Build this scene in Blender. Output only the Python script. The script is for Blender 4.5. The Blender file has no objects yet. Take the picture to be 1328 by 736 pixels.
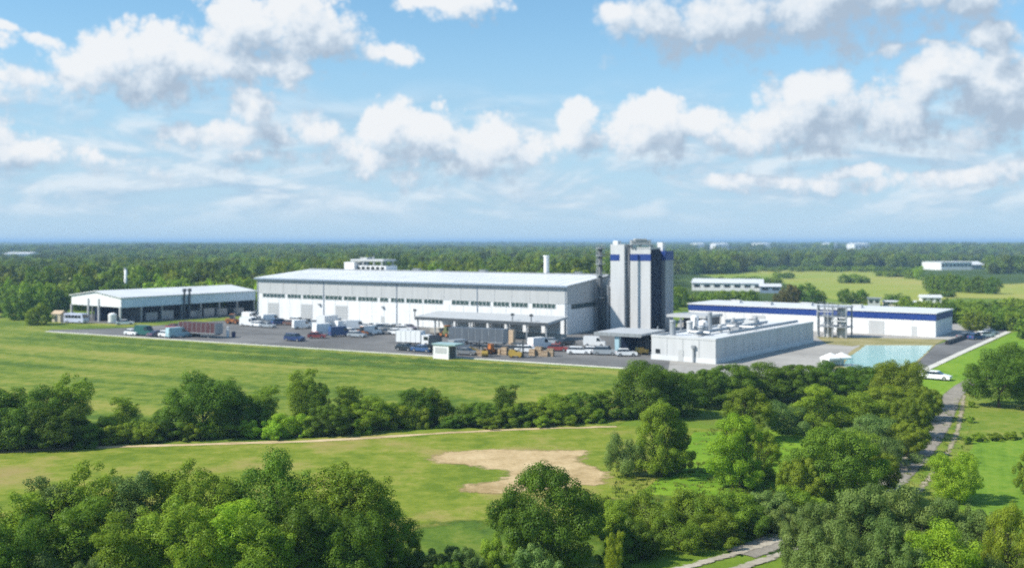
import bpy, math, random
import numpy as np
from mathutils import Vector, Matrix

R = math.radians
SC = bpy.context.scene
COL = SC.collection
# ------------------------------------------------------------------ camera, sun, sky, exposure
CAM_H, F = 22.0, 1300.0            # camera height (m); focal length in photo pixels
cam_data = bpy.data.cameras.new('camera')
cam_data.sensor_width = 36.0
cam_data.lens = 36.0 * F / 1328.0
cam_data.shift_y = -56.0 / 1328.0
cam_data.clip_start, cam_data.clip_end = 0.5, 90000.0
cam_data.dof.use_dof = True
cam_data.dof.focus_distance = 76.0
cam_data.dof.aperture_fstop = 0.155
cam = bpy.data.objects.new('camera', cam_data)
cam.location = (0, 0, CAM_H)
cam.rotation_euler = (R(90), 0, 0)
COL.objects.link(cam)
SC.camera = cam

SC.view_settings.view_transform = 'Standard'
SC.view_settings.look = 'None'
SC.view_settings.exposure = 0.42
SC.view_settings.gamma = 1.0
SC.view_settings.use_curve_mapping = False
SC.render.engine = 'CYCLES'
SC.cycles.max_bounces = 6
SC.cycles.diffuse_bounces = 3
SC.cycles.glossy_bounces = 2
SC.cycles.transmission_bounces = 3
SC.cycles.transparent_max_bounces = 6
SC.cycles.volume_bounces = 0
SC.cycles.caustics_reflective = False
SC.cycles.caustics_refractive = False
SC.cycles.use_denoising = False
SC.cycles.denoiser = 'OPENIMAGEDENOISE'
SC.cycles.denoising_input_passes = 'RGB_ALBEDO_NORMAL'

SUN_AZ = math.atan2(-0.965, -0.262)        # compass angle from +Y, clockwise
SUN_EL = R(41)
sun_dir = Vector((math.sin(SUN_AZ) * math.cos(SUN_EL), math.cos(SUN_AZ) * math.cos(SUN_EL), math.sin(SUN_EL)))
sd = bpy.data.lights.new('sun', 'SUN')
sd.energy = 5.0
sd.angle = R(0.53)
sd.color = (1.0, 0.94, 0.84)
so = bpy.data.objects.new('sun', sd)
so.rotation_euler = sun_dir.to_track_quat('Z', 'Y').to_euler()
so.location = (0, 0, 200)
COL.objects.link(so)

world = bpy.data.worlds.new('World')
SC.world = world
world.use_nodes = True


def build_world():
    nt = world.node_tree
    nt.nodes.clear()

    class G:
        """tiny node-expression builder"""
        def __init__(self, tree): self.t = tree
        def put(self, s, v):
            if isinstance(v, bpy.types.NodeSocket): self.t.links.new(v, s)
            else: s.default_value = v
        def m(self, op, a, b=None, c=None, clamp=False):
            n = self.t.nodes.new('ShaderNodeMath'); n.operation = op; n.use_clamp = clamp
            for i, v in enumerate((a, b, c)):
                if v is not None: self.put(n.inputs[i], v)
            return n.outputs[0]
        def v(self, op, a, b=None):
            n = self.t.nodes.new('ShaderNodeVectorMath'); n.operation = op
            self.put(n.inputs[0], a)
            if b is not None: self.put(n.inputs[1], b)
            return n.outputs['Value'] if op in ('LENGTH', 'DOT_PRODUCT') else n.outputs[0]
        def sep(self, a):
            n = self.t.nodes.new('ShaderNodeSeparateXYZ'); self.put(n.inputs[0], a); return n.outputs
        def comb(self, x, y, z):
            n = self.t.nodes.new('ShaderNodeCombineXYZ')
            for i, v in enumerate((x, y, z)): self.put(n.inputs[i], v)
            return n.outputs[0]
        def noise(self, vec, scale, detail, rough=0.5, dist=0.0):
            n = self.t.nodes.new('ShaderNodeTexNoise'); n.noise_dimensions = '3D'
            self.put(n.inputs['Vector'], vec)
            n.inputs['Scale'].default_value = scale; n.inputs['Detail'].default_value = detail
            n.inputs['Roughness'].default_value = rough; n.inputs['Distortion'].default_value = dist
            return n.outputs
        def smooth(self, x, a, b, lo=0.0, hi=1.0):
            n = self.t.nodes.new('ShaderNodeMapRange'); n.interpolation_type = 'SMOOTHSTEP'
            self.put(n.inputs['Value'], x)
            for k, v in (('From Min', a), ('From Max', b), ('To Min', lo), ('To Max', hi)): n.inputs[k].default_value = v
            return n.outputs[0]
        def mix(self, f, a, b):
            n = self.t.nodes.new('ShaderNodeMix'); n.data_type = 'RGBA'
            self.put(n.inputs[0], f); self.put(n.inputs[6], a); self.put(n.inputs[7], b)
            return n.outputs[2]

    # cloud banks: (base row, base slope gain, soft, [(cx, cy, rx, ry)...]) measured on the photograph, kept as azimuth / elevation
    # (base row, height, grey of the underside, base gain, blobs)
    BANKS = [
        (96, 105, .75, 26, [(300, 60, 36, 30), (355, 34, 80, 56), (425, 48, 44, 46), (385, 78, 95, 26)]),
        (150, 120, .55, 16, [(150, 62, 52, 36), (205, 68, 62, 42), (255, 88, 66, 32), (110, 100, 52, 40), (20, 112, 52, 26), (180, 115, 120, 42), (60, 128, 100, 28), (335, 96, 90, 22)]),
        (100, 44, .30, 30, [(500, 79, 34, 20), (455, 88, 56, 13)]),
        (64, 24, .20, 40, [(20, 54, 46, 11), (0, 38, 24, 8)]),
        (216, 60, .40, 24, [(8, 182, 32, 28), (-30, 190, 40, 34)]),
        (232, 54, .95, 24, [(110, 212, 70, 18), (60, 214, 90, 18), (30, 200, 60, 22), (150, 222, 60, 12)]),
        (200, 78, .55, 34, [(320, 148, 36, 31), (258, 174, 34, 18), (300, 178, 76, 22), (405, 176, 32, 26), (360, 188, 80, 18)]),
        (222, 44, .90, 24, [(385, 206, 60, 14), (340, 206, 60, 16)]),
        (240, 100, .50, 18, [(505, 168, 34, 30), (555, 178, 58, 36), (470, 208, 50, 28), (610, 192, 66, 34), (662, 205, 46, 18), (565, 215, 105, 28)]),
        (240, 40, .95, 30, [(585, 216, 44, 20)]),
        (34, 40, .30, 40, [(598, 6, 48, 22), (556, 0, 34, 12)]),
        (222, 84, .45, 18, [(752, 160, 28, 30), (800, 172, 36, 24), (850, 156, 50, 30), (900, 160, 44, 20), (790, 195, 100, 26), (728, 205, 40, 14)]),
        (98, 250, .97, 16, [(860, 24, 70, 44), (800, 14, 36, 17), (950, 16, 130, 60), (1060, 12, 130, 64), (1180, 8, 120, 54), (990, 62, 160, 30), (1260, -6, 60, 34)]),
        (216, 130, .65, 20, [(1055, 124, 50, 32), (1000, 158, 42, 22), (1040, 160, 72, 46), (1110, 162, 76, 44), (955, 182, 56, 24), (1080, 196, 140, 26)]),
        (214, 210, .72, 16, [(1285, 48, 46, 24), (1240, 92, 66, 38), (1205, 114, 48, 36), (1290, 110, 95, 64), (1180, 165, 76, 46), (1330, 140, 95, 64), (1270, 188, 130, 30), (1400, 130, 120, 70)]),
        (82, 40, .80, 30, [(1210, 66, 46, 12), (1160, 72, 46, 12)]),
        (250, 40, .60, 30, [(1230, 228, 110, 12), (1010, 236, 110, 12), (1120, 220, 60, 10), (1310, 236, 50, 10)]),
    ]

    def uv(px, py):
        return math.atan((px - 664.0) / F), (312.0 - py) / math.hypot(F, px - 664.0)

    dg = bpy.data.node_groups.new('cloud_density', 'ShaderNodeTree')
    dg.interface.new_socket('P', in_out='INPUT', socket_type='NodeSocketVector')
    dg.interface.new_socket('D', in_out='OUTPUT', socket_type='NodeSocketFloat')
    dg.interface.new_socket('H', in_out='OUTPUT', socket_type='NodeSocketFloat')
    g = G(dg)
    gi = dg.nodes.new('NodeGroupInput'); go = dg.nodes.new('NodeGroupOutput')
    P = gi.outputs[0]
    w = g.noise(P, 9.0, 4.0, 0.5)
    off = g.v('MULTIPLY', g.v('SUBTRACT', w['Color'], (0.5, 0.5, 0.5)), (0.060, 0.040, 0.0))
    Pw = g.v('ADD', P, off)
    vy = g.sep(Pw)[1]
    D = None; num = None; den = None
    for base, hgt, grey, k, blobs in BANKS:
        b = None
        for cx, cy, rx, ry in blobs:
            u, v = uv(cx, cy)
            s = math.hypot(1, (cx - 664.0) / F)
            q = g.v('MULTIPLY', g.v('SUBTRACT', Pw, (u, v, 0)), (F * s * s / rx / 1.3, F * s / ry / 1.3, 0))
            e = g.m('SUBTRACT', 1.0, g.v('LENGTH', q))
            b = e if b is None else g.m('SMOOTH_MAX', b, e, 0.18)
        _, vb = uv(blobs[0][0], base); _, vt = uv(blobs[0][0], base - hgt)
        up = g.m('ADD', vy, -vb)
        b = g.m('SMOOTH_MIN', b, g.m('MULTIPLY', up, float(k)), 0.2)
        D = b if D is None else g.m('MAXIMUM', D, b)
        w_ = g.m('POWER', g.m('MAXIMUM', g.m('ADD', b, 0.3), 0.0005), 3.0)
        t_ = g.m('MULTIPLY', w_, g.m('MULTIPLY_ADD', g.m('DIVIDE', up, vt - vb, clamp=True), grey, 1.0 - grey))
        num = t_ if num is None else g.m('ADD', num, t_)
        den = w_ if den is None else g.m('ADD', den, w_)
    dg.links.new(g.m('DIVIDE', num, den), go.inputs[1])
    n1 = g.noise(P, 15.0, 7.0, 0.50)['Fac']
    vo = dg.nodes.new('ShaderNodeTexVoronoi'); vo.voronoi_dimensions = '2D'; vo.feature = 'SMOOTH_F1'
    vo.inputs['Scale'].default_value = 24.0; vo.inputs['Detail'].default_value = 3.5; vo.inputs['Roughness'].default_value = 0.62; vo.inputs['Lacunarity'].default_value = 2.2; vo.inputs['Smoothness'].default_value = 0.25
    g.put(vo.inputs['Vector'], g.v('ADD', P, g.v('MULTIPLY', off, (0.25, 0.25, 0.0))))
    D = g.m('ADD', D, g.m('MULTIPLY_ADD', n1, 0.62, -0.22))
    D = g.m('ADD', D, g.m('MULTIPLY_ADD', vo.outputs['Distance'], -0.62, 0.45))
    dg.links.new(D, go.inputs[0])

    g = G(nt)
    tc = nt.nodes.new('ShaderNodeTexCoord')
    d = g.v('NORMALIZE', tc.outputs['Generated'])
    x, y, z = g.sep(d)
    hyp = g.m('MAXIMUM', g.m('SQRT', g.m('ADD', g.m('MULTIPLY', x, x), g.m('MULTIPLY', y, y))), 0.02)
    u = g.m('ARCTAN2', x, y)
    v = g.m('DIVIDE', z, hyp)
    P0 = g.comb(u, v, 0.0)

    def dens(vec):
        n = nt.nodes.new('ShaderNodeGroup'); n.node_tree = dg
        g.put(n.inputs[0], vec); return n.outputs
    D0, H0 = dens(P0)[0:2]
    D1 = dens(g.v('ADD', P0, (-0.008, 0.014, 0.0)))[0]
    D2 = dens(g.v('ADD', P0, (-0.018, 0.034, 0.0)))[0]
    wid = g.m('MULTIPLY_ADD', H0, -0.38, 0.78)
    tt = g.m('DIVIDE', g.m('ADD', D0, 0.06), wid, clamp=True)
    alpha = g.m('MULTIPLY', g.m('MULTIPLY', tt, tt), g.m('MULTIPLY_ADD', tt, -2.0, 3.0))
    lit = g.m('ADD', g.m('MULTIPLY', g.m('SUBTRACT', D0, D1), 0.40), g.m('MULTIPLY', g.m('SUBTRACT', D0, D2), 0.42))
    soft = g.noise(P0, 11.0, 4.0, 0.5)['Fac']
    thin = g.smooth(D2, 0.0, 0.9, 0.16, -0.14)
    shade = g.m('ADD', g.m('ADD', g.m('ADD', g.m('MULTIPLY_ADD', H0, 0.80, -0.17), g.m('MULTIPLY_ADD', soft, 0.5, -0.25)), thin), lit, clamp=True)
    ccol = nt.nodes.new('ShaderNodeValToRGB')
    nt.links.new(shade, ccol.inputs[0])
    cr = ccol.color_ramp
    cr.elements[0].position = 0.0; cr.elements[0].color = (0.37, 0.46, 0.57, 1)
    cr.elements[1].position = 1.0; cr.elements[1].color = (0.79, 0.81, 0.83, 1)
    e = cr.elements.new(0.32); e.color = (0.49, 0.58, 0.68, 1)
    e = cr.elements.new(0.66); e.color = (0.68, 0.74, 0.80, 1)
    # low veil of distant cloud over the horizon
    Ps = g.v('MULTIPLY', P0, (1.0, 3.2, 1.0))
    stn = g.noise(Ps, 8.5, 8.0, 0.60, 0.5)
    st = stn['Fac']
    st2 = g.noise(g.v('ADD', Ps, (-0.012, 0.030, 0.0)), 8.5, 8.0, 0.60, 0.5)['Fac']
    band = g.m('MULTIPLY', g.smooth(v, 0.006, 0.045), g.smooth(v, 0.09, 0.17, 1.0, 0.0))
    veil = g.m('MULTIPLY', g.smooth(st, 0.36, 0.60), g.m('MULTIPLY', band, 0.80))
    vlit = g.m('ADD', g.m('MULTIPLY_ADD', g.m('SUBTRACT', st, st2), 5.0, 0.5), 0.0, clamp=True)
    vcol = g.mix(vlit, (0.37, 0.51, 0.65, 1), (0.68, 0.745, 0.80, 1))
    hz = g.smooth(v, 0.0, 0.26, 0.95, 0.20)
    hcol = (0.42, 0.58, 0.73, 1)

    sky = nt.nodes.new('ShaderNodeTexSky'); sky.sky_type = 'NISHITA'; sky.sun_disc = False
    sky.sun_elevation = SUN_EL; sky.sun_rotation = SUN_AZ % (2 * math.pi)
    sky.altitude = 30; sky.air_density = 1.0; sky.dust_density = 0.5; sky.ozone_density = 1.5
    bg_sky = nt.nodes.new('ShaderNodeBackground')
    nt.links.new(g.v('MULTIPLY', sky.outputs[0], (0.55, 0.89, 1.0)), bg_sky.inputs[0]); bg_sky.inputs[1].default_value = 0.125
    bg_hz = nt.nodes.new('ShaderNodeBackground'); g.put(bg_hz.inputs[0], hcol); bg_hz.inputs[1].default_value = 0.88
    bg_veil = nt.nodes.new('ShaderNodeBackground'); nt.links.new(vcol, bg_veil.inputs[0]); bg_veil.inputs[1].default_value = 0.88
    bg_cl = nt.nodes.new('ShaderNodeBackground'); nt.links.new(ccol.outputs[0], bg_cl.inputs[0]); bg_cl.inputs[1].default_value = 0.85

    def ms(f, a, b):
        n = nt.nodes.new('ShaderNodeMixShader'); g.put(n.inputs[0], f)
        nt.links.new(a, n.inputs[1]); nt.links.new(b, n.inputs[2]); return n.outputs[0]
    s = ms(hz, bg_sky.outputs[0], bg_hz.outputs[0])
    s = ms(veil, s, bg_veil.outputs[0])
    s = ms(g.m('MULTIPLY', alpha, 0.97), s, bg_cl.outputs[0])
    out = nt.nodes.new('ShaderNodeOutputWorld'); nt.links.new(s, out.inputs[0])
    world.cycles.sampling_method = 'MANUAL'
    world.cycles.sample_map_resolution = 512


build_world()
# ------------------------------------------------------------------ helpers
def gp(px, py, z=0.0):
    """photo pixel -> point of the ground (or of the level z)"""
    y = (CAM_H - z) * F / (py - 312.0)
    return Vector(((px - 664.0) * y / F, y, z))


class MB:
    """collects shapes; build() links them as ONE mesh object"""
    def __init__(self): self.v, self.f, self.m = [], [], []
    def add(self, vs, fs, mi=0):
        k = len(self.v)
        self.v += [tuple(p) for p in vs]
        self.f += [tuple(i + k for i in q) for q in fs]
        self.m += [mi] * len(fs)
        return self
    def box(self, x0, x1, y0, y1, z0, z1, mi=0):
        vs = [(x0, y0, z0), (x1, y0, z0), (x1, y1, z0), (x0, y1, z0), (x0, y0, z1), (x1, y0, z1), (x1, y1, z1), (x0, y1, z1)]
        return self.add(vs, [(0, 3, 2, 1), (4, 5, 6, 7), (0, 1, 5, 4), (1, 2, 6, 5), (2, 3, 7, 6), (3, 0, 4, 7)], mi)
    def prism(self, poly, z0, z1, mi=0):
        n = len(poly)
        vs = [(p[0], p[1], z0) for p in poly] + [(p[0], p[1], z1) for p in poly]
        fs = [tuple(range(n - 1, -1, -1)), tuple(range(n, 2 * n))] + [(i, (i + 1) % n, n + (i + 1) % n, n + i) for i in range(n)]
        return self.add(vs, fs, mi)
    def side_prism(self, prof, y0, y1, mi=0, inset=0.0):
        """profile in x,z extruded along y; inset pulls the +/-y faces' upper points inwards"""
        n = len(prof)
        zt = max(p[1] for p in prof); zb = min(p[1] for p in prof)
        k = lambda p: inset * (p[1] - zb) / max(zt - zb, 1e-6)
        vs = [(p[0], y0 + k(p), p[1]) for p in prof] + [(p[0], y1 - k(p), p[1]) for p in prof]
        fs = [tuple(range(n)), tuple(range(2 * n - 1, n - 1, -1))] + [((i + 1) % n, i, n + i, n + (i + 1) % n) for i in range(n)]
        return self.add(vs, fs, mi)
    def tube(self, p0, p1, r0, r1=None, n=10, mi=0, cap=True):
        r1 = r0 if r1 is None else r1
        p0, p1 = Vector(p0), Vector(p1)
        d = (p1 - p0).normalized()
        a = d.orthogonal().normalized(); b = d.cross(a)
        vs = []
        for p, r in ((p0, r0), (p1, r1)):
            for i in range(n):
                t = 2 * math.pi * i / n
                vs.append(p + a * (r * math.cos(t)) + b * (r * math.sin(t)))
        fs = [(i, (i + 1) % n, n + (i + 1) % n, n + i) for i in range(n)]
        if cap: fs += [tuple(range(n - 1, -1, -1)), tuple(range(n, 2 * n))]
        return self.add(vs, fs, mi)
    def dome(self, c, r, rz, n=12, k=4, mi=0):
        vs, fs = [], []
        for j in range(k):
            t = math.pi / 2 * j / k
            for i in range(n):
                a = 2 * math.pi * i / n
                vs.append((c[0] + r * math.cos(t) * math.cos(a), c[1] + r * math.cos(t) * math.sin(a), c[2] + rz * math.sin(t)))
        vs.append((c[0], c[1], c[2] + rz))
        for j in range(k - 1):
            for i in range(n): fs.append((j * n + i, j * n + (i + 1) % n, (j + 1) * n + (i + 1) % n, (j + 1) * n + i))
        for i in range(n): fs.append(((k - 1) * n + i, (k - 1) * n + (i + 1) % n, k * n))
        return self.add(vs, fs, mi)
    def mesh(self, name, mats, smooth=False):
        me = bpy.data.meshes.new(name)
        me.from_pydata(self.v, [], self.f)
        for m in (mats if isinstance(mats, (list, tuple)) else [mats]): me.materials.append(m)
        me.polygons.foreach_set('material_index', self.m)
        if smooth: me.polygons.foreach_set('use_smooth', [True] * len(self.f))
        me.update()
        return me
    def build(self, name, mats, parent=None, loc=(0, 0, 0), rot=0.0, smooth=False):
        return link(name, self.mesh(name, mats, smooth), parent, loc, rot)


def link(name, data, parent=None, loc=(0, 0, 0), rot=0.0):
    o = bpy.data.objects.new(name, data)
    COL.objects.link(o)
    if parent is not None: o.parent = parent
    o.location = loc
    o.rotation_euler = (0, 0, rot)
    return o


def tag(o, label=None, cat=None, group=None, kind=None):
    for k, v in (('label', label), ('category', cat), ('group', group), ('kind', kind)):
        if v: o[k] = v
    return o


def thing(name, label, cat, loc=(0, 0, 0), rot=0.0, group=None):
    return tag(link(name, None, None, loc, rot), label, cat, group)


def kids(o):
    return [c for c in ALL if c.parent == o]


def copy_tree(o, paint=None):
    """a thing with copies of its parts and sub-parts; paint swaps the first material of the painted parts"""
    r = o.copy(); COL.objects.link(r)
    for c in o.children:
        d = c.copy(); COL.objects.link(d); d.parent = r
        for e in c.children:
            s = e.copy(); COL.objects.link(s); s.parent = d
    return r


def repaint(o, mat):
    o.material_slots[0].link = 'OBJECT'
    o.material_slots[0].material = mat


ORD = ('first second third fourth fifth sixth seventh eighth ninth tenth eleventh twelfth thirteenth fourteenth fifteenth sixteenth '
       'seventeenth eighteenth nineteenth twentieth').split()


# ------------------------------------------------------------------ materials
def mat_base(name):
    m = bpy.data.materials.new(name); m.use_nodes = True
    nt = m.node_tree
    return m, nt, nt.nodes['Principled BSDF']


def mat(name, col, rough=0.6, metal=0.0, spec=0.4, dirt=0.12, scale=1.5, bump=0.0):
    """painted or metal surface with uneven wear"""
    m, nt, b = mat_base(name)
    b.inputs['Roughness'].default_value = rough
    b.inputs['Metallic'].default_value = metal
    b.inputs['Specular IOR Level'].default_value = spec
    tc = nt.nodes.new('ShaderNodeTexCoord')
    n = nt.nodes.new('ShaderNodeTexNoise'); n.inputs['Scale'].default_value = scale; n.inputs['Detail'].default_value = 6
    mp = nt.nodes.new('ShaderNodeMapping'); mp.inputs['Scale'].default_value = (1, 1, 0.18)
    nt.links.new(tc.outputs['Object'], mp.inputs[0]); nt.links.new(mp.outputs[0], n.inputs['Vector'])
    r = nt.nodes.new('ShaderNodeValToRGB')
    r.color_ramp.elements[0].position = 0.3; r.color_ramp.elements[1].position = 0.65
    r.color_ramp.elements[0].color = tuple(c * (1 - dirt) for c in col) + (1,)
    r.color_ramp.elements[1].color = tuple(min(1, c * (1 + dirt * 0.25)) for c in col) + (1,)
    nt.links.new(n.outputs['Fac'], r.inputs[0]); nt.links.new(r.outputs[0], b.inputs['Base Color'])
    return m


def mat_ground(name, cols, scale=0.08, fine=1.2, streak=None, bump=0.4, rough=0.95, fine_amt=0.5, dry=None):
    """cols: three tones mixed by broad and fine noise; streak = (angle, across scale, amount) adds mowing or wheel lines"""
    m, nt, b = mat_base(name)
    b.inputs['Roughness'].default_value = rough
    b.inputs['Specular IOR Level'].default_value = 0.12
    tc = nt.nodes.new('ShaderNodeTexCoord')

    def nz(sc, det, vec=tc.outputs['Object'], rgh=0.6):
        n = nt.nodes.new('ShaderNodeTexNoise'); n.inputs['Scale'].default_value = sc
        n.inputs['Detail'].default_value = det; n.inputs['Roughness'].default_value = rgh
        nt.links.new(vec, n.inputs['Vector']); return n.outputs['Fac']

    def mth(op, a, b_, c=None):
        n = nt.nodes.new('ShaderNodeMath'); n.operation = op
        for i, v in enumerate((a, b_, c)):
            if v is None: continue
            if isinstance(v, float): n.inputs[i].default_value = v
            else: nt.links.new(v, n.inputs[i])
        return n.outputs[0]
    big = nz(scale, 5.0)
    small = nz(fine, 8.0, rgh=0.72)
    fac = mth('ADD', mth('MULTIPLY_ADD', big, 1.7, -0.35), mth('MULTIPLY_ADD', small, fine_amt * 2, -fine_amt))
    if streak:
        ang, sc, amt = streak
        mp = nt.nodes.new('ShaderNodeMapping'); mp.inputs['Rotation'].default_value = (0, 0, -ang)
        mp.inputs['Scale'].default_value = (sc * 0.045, sc, 1)
        mp.vector_type = 'TEXTURE'
        mp.inputs['Rotation'].default_value = (0, 0, ang)
        mp.inputs['Scale'].default_value = (1 / (sc * 0.045), 1 / sc, 1)
        nt.links.new(tc.outputs['Object'], mp.inputs[0])
        fac = mth('ADD', fac, mth('MULTIPLY_ADD', nz(1.0, 5.0, mp.outputs[0], 0.62), amt * 2, -amt))
    r = nt.nodes.new('ShaderNodeValToRGB')
    e = r.color_ramp.elements
    e[0].position = 0.15; e[0].color = cols[0] + (1,)
    e[1].position = 0.85; e[1].color = cols[2] + (1,)
    k = e.new(0.5); k.color = cols[1] + (1,)
    nt.links.new(fac, r.inputs[0])
    col = r.outputs[0]
    if dry:
        f = nt.nodes.new('ShaderNodeMapRange'); f.inputs['From Min'].default_value = 0.52; f.inputs['From Max'].default_value = 0.72
        nt.links.new(nz(dry[1], 6.0), f.inputs['Value'])
        mx = nt.nodes.new('ShaderNodeMix'); mx.data_type = 'RGBA'
        nt.links.new(f.outputs[0], mx.inputs[0]); nt.links.new(col, mx.inputs[6]); mx.inputs[7].default_value = dry[0] + (1,)
        col = mx.outputs[2]
    nt.links.new(col, b.inputs['Base Color'])
    if bump:
        bp = nt.nodes.new('ShaderNodeBump'); bp.inputs['Strength'].default_value = bump; bp.inputs['Distance'].default_value = 0.25
        nt.links.new(small, bp.inputs['Height']); nt.links.new(bp.outputs[0], b.inputs['Normal'])
    return m


def mat_leaf(name, a, b_, trans=0.32, var=0.20):
    """leaf colour differs from twig to twig (stored tint), over the crown (noise) and from tree to tree (object random)"""
    m = bpy.data.materials.new(name); m.use_nodes = True
    nt = m.node_tree; nt.nodes.clear()
    at = nt.nodes.new('ShaderNodeAttribute'); at.attribute_name = 'tint'
    oi = nt.nodes.new('ShaderNodeObjectInfo')
    mx = nt.nodes.new('ShaderNodeMix'); mx.data_type = 'RGBA'
    mx.inputs[6].default_value = a + (1,); mx.inputs[7].default_value = b_ + (1,)
    nt.links.new(at.outputs['Fac'], mx.inputs[0])
    hs = nt.nodes.new('ShaderNodeHueSaturation')
    mr = nt.nodes.new('ShaderNodeMapRange'); nt.links.new(oi.outputs['Random'], mr.inputs['Value'])
    mr.inputs['To Min'].default_value = 1 - var; mr.inputs['To Max'].default_value = 1 + var
    nt.links.new(mr.outputs[0], hs.inputs['Value'])
    ml = nt.nodes.new('ShaderNodeMath'); ml.operation = 'MULTIPLY_ADD'; ml.inputs[1].default_value = 7.31; ml.inputs[2].default_value = 0.0
    nt.links.new(oi.outputs['Random'], ml.inputs[0])
    fr = nt.nodes.new('ShaderNodeMath'); fr.operation = 'FRACT'; nt.links.new(ml.outputs[0], fr.inputs[0])
    mh = nt.nodes.new('ShaderNodeMapRange'); nt.links.new(fr.outputs[0], mh.inputs['Value'])
    mh.inputs['To Min'].default_value = 0.5 - 0.022 * var / 0.35; mh.inputs['To Max'].default_value = 0.5 + 0.006 * var / 0.35
    nt.links.new(mh.outputs[0], hs.inputs['Hue'])
    nt.links.new(mx.outputs[2], hs.inputs['Color'])
    d = nt.nodes.new('ShaderNodeBsdfDiffuse'); t = nt.nodes.new('ShaderNodeBsdfTranslucent')
    g = nt.nodes.new('ShaderNodeBsdfGlossy'); g.inputs['Roughness'].default_value = 0.42; g.inputs['Color'].default_value = (0.6, 0.65, 0.6, 1)
    nt.links.new(hs.outputs[0], d.inputs['Color'])
    hy = nt.nodes.new('ShaderNodeHueSaturation'); hy.inputs['Hue'].default_value = 0.485; hy.inputs['Value'].default_value = 1.25
    nt.links.new(hs.outputs[0], hy.inputs['Color']); nt.links.new(hy.outputs[0], t.inputs['Color'])
    s1 = nt.nodes.new('ShaderNodeMixShader'); s1.inputs[0].default_value = trans
    nt.links.new(d.outputs[0], s1.inputs[1]); nt.links.new(t.outputs[0], s1.inputs[2])
    s2 = nt.nodes.new('ShaderNodeMixShader'); s2.inputs[0].default_value = 0.012
    nt.links.new(s1.outputs[0], s2.inputs[1]); nt.links.new(g.outputs[0], s2.inputs[2])
    o = nt.nodes.new('ShaderNodeOutputMaterial'); nt.links.new(s2.outputs[0], o.inputs[0])
    return m


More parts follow.
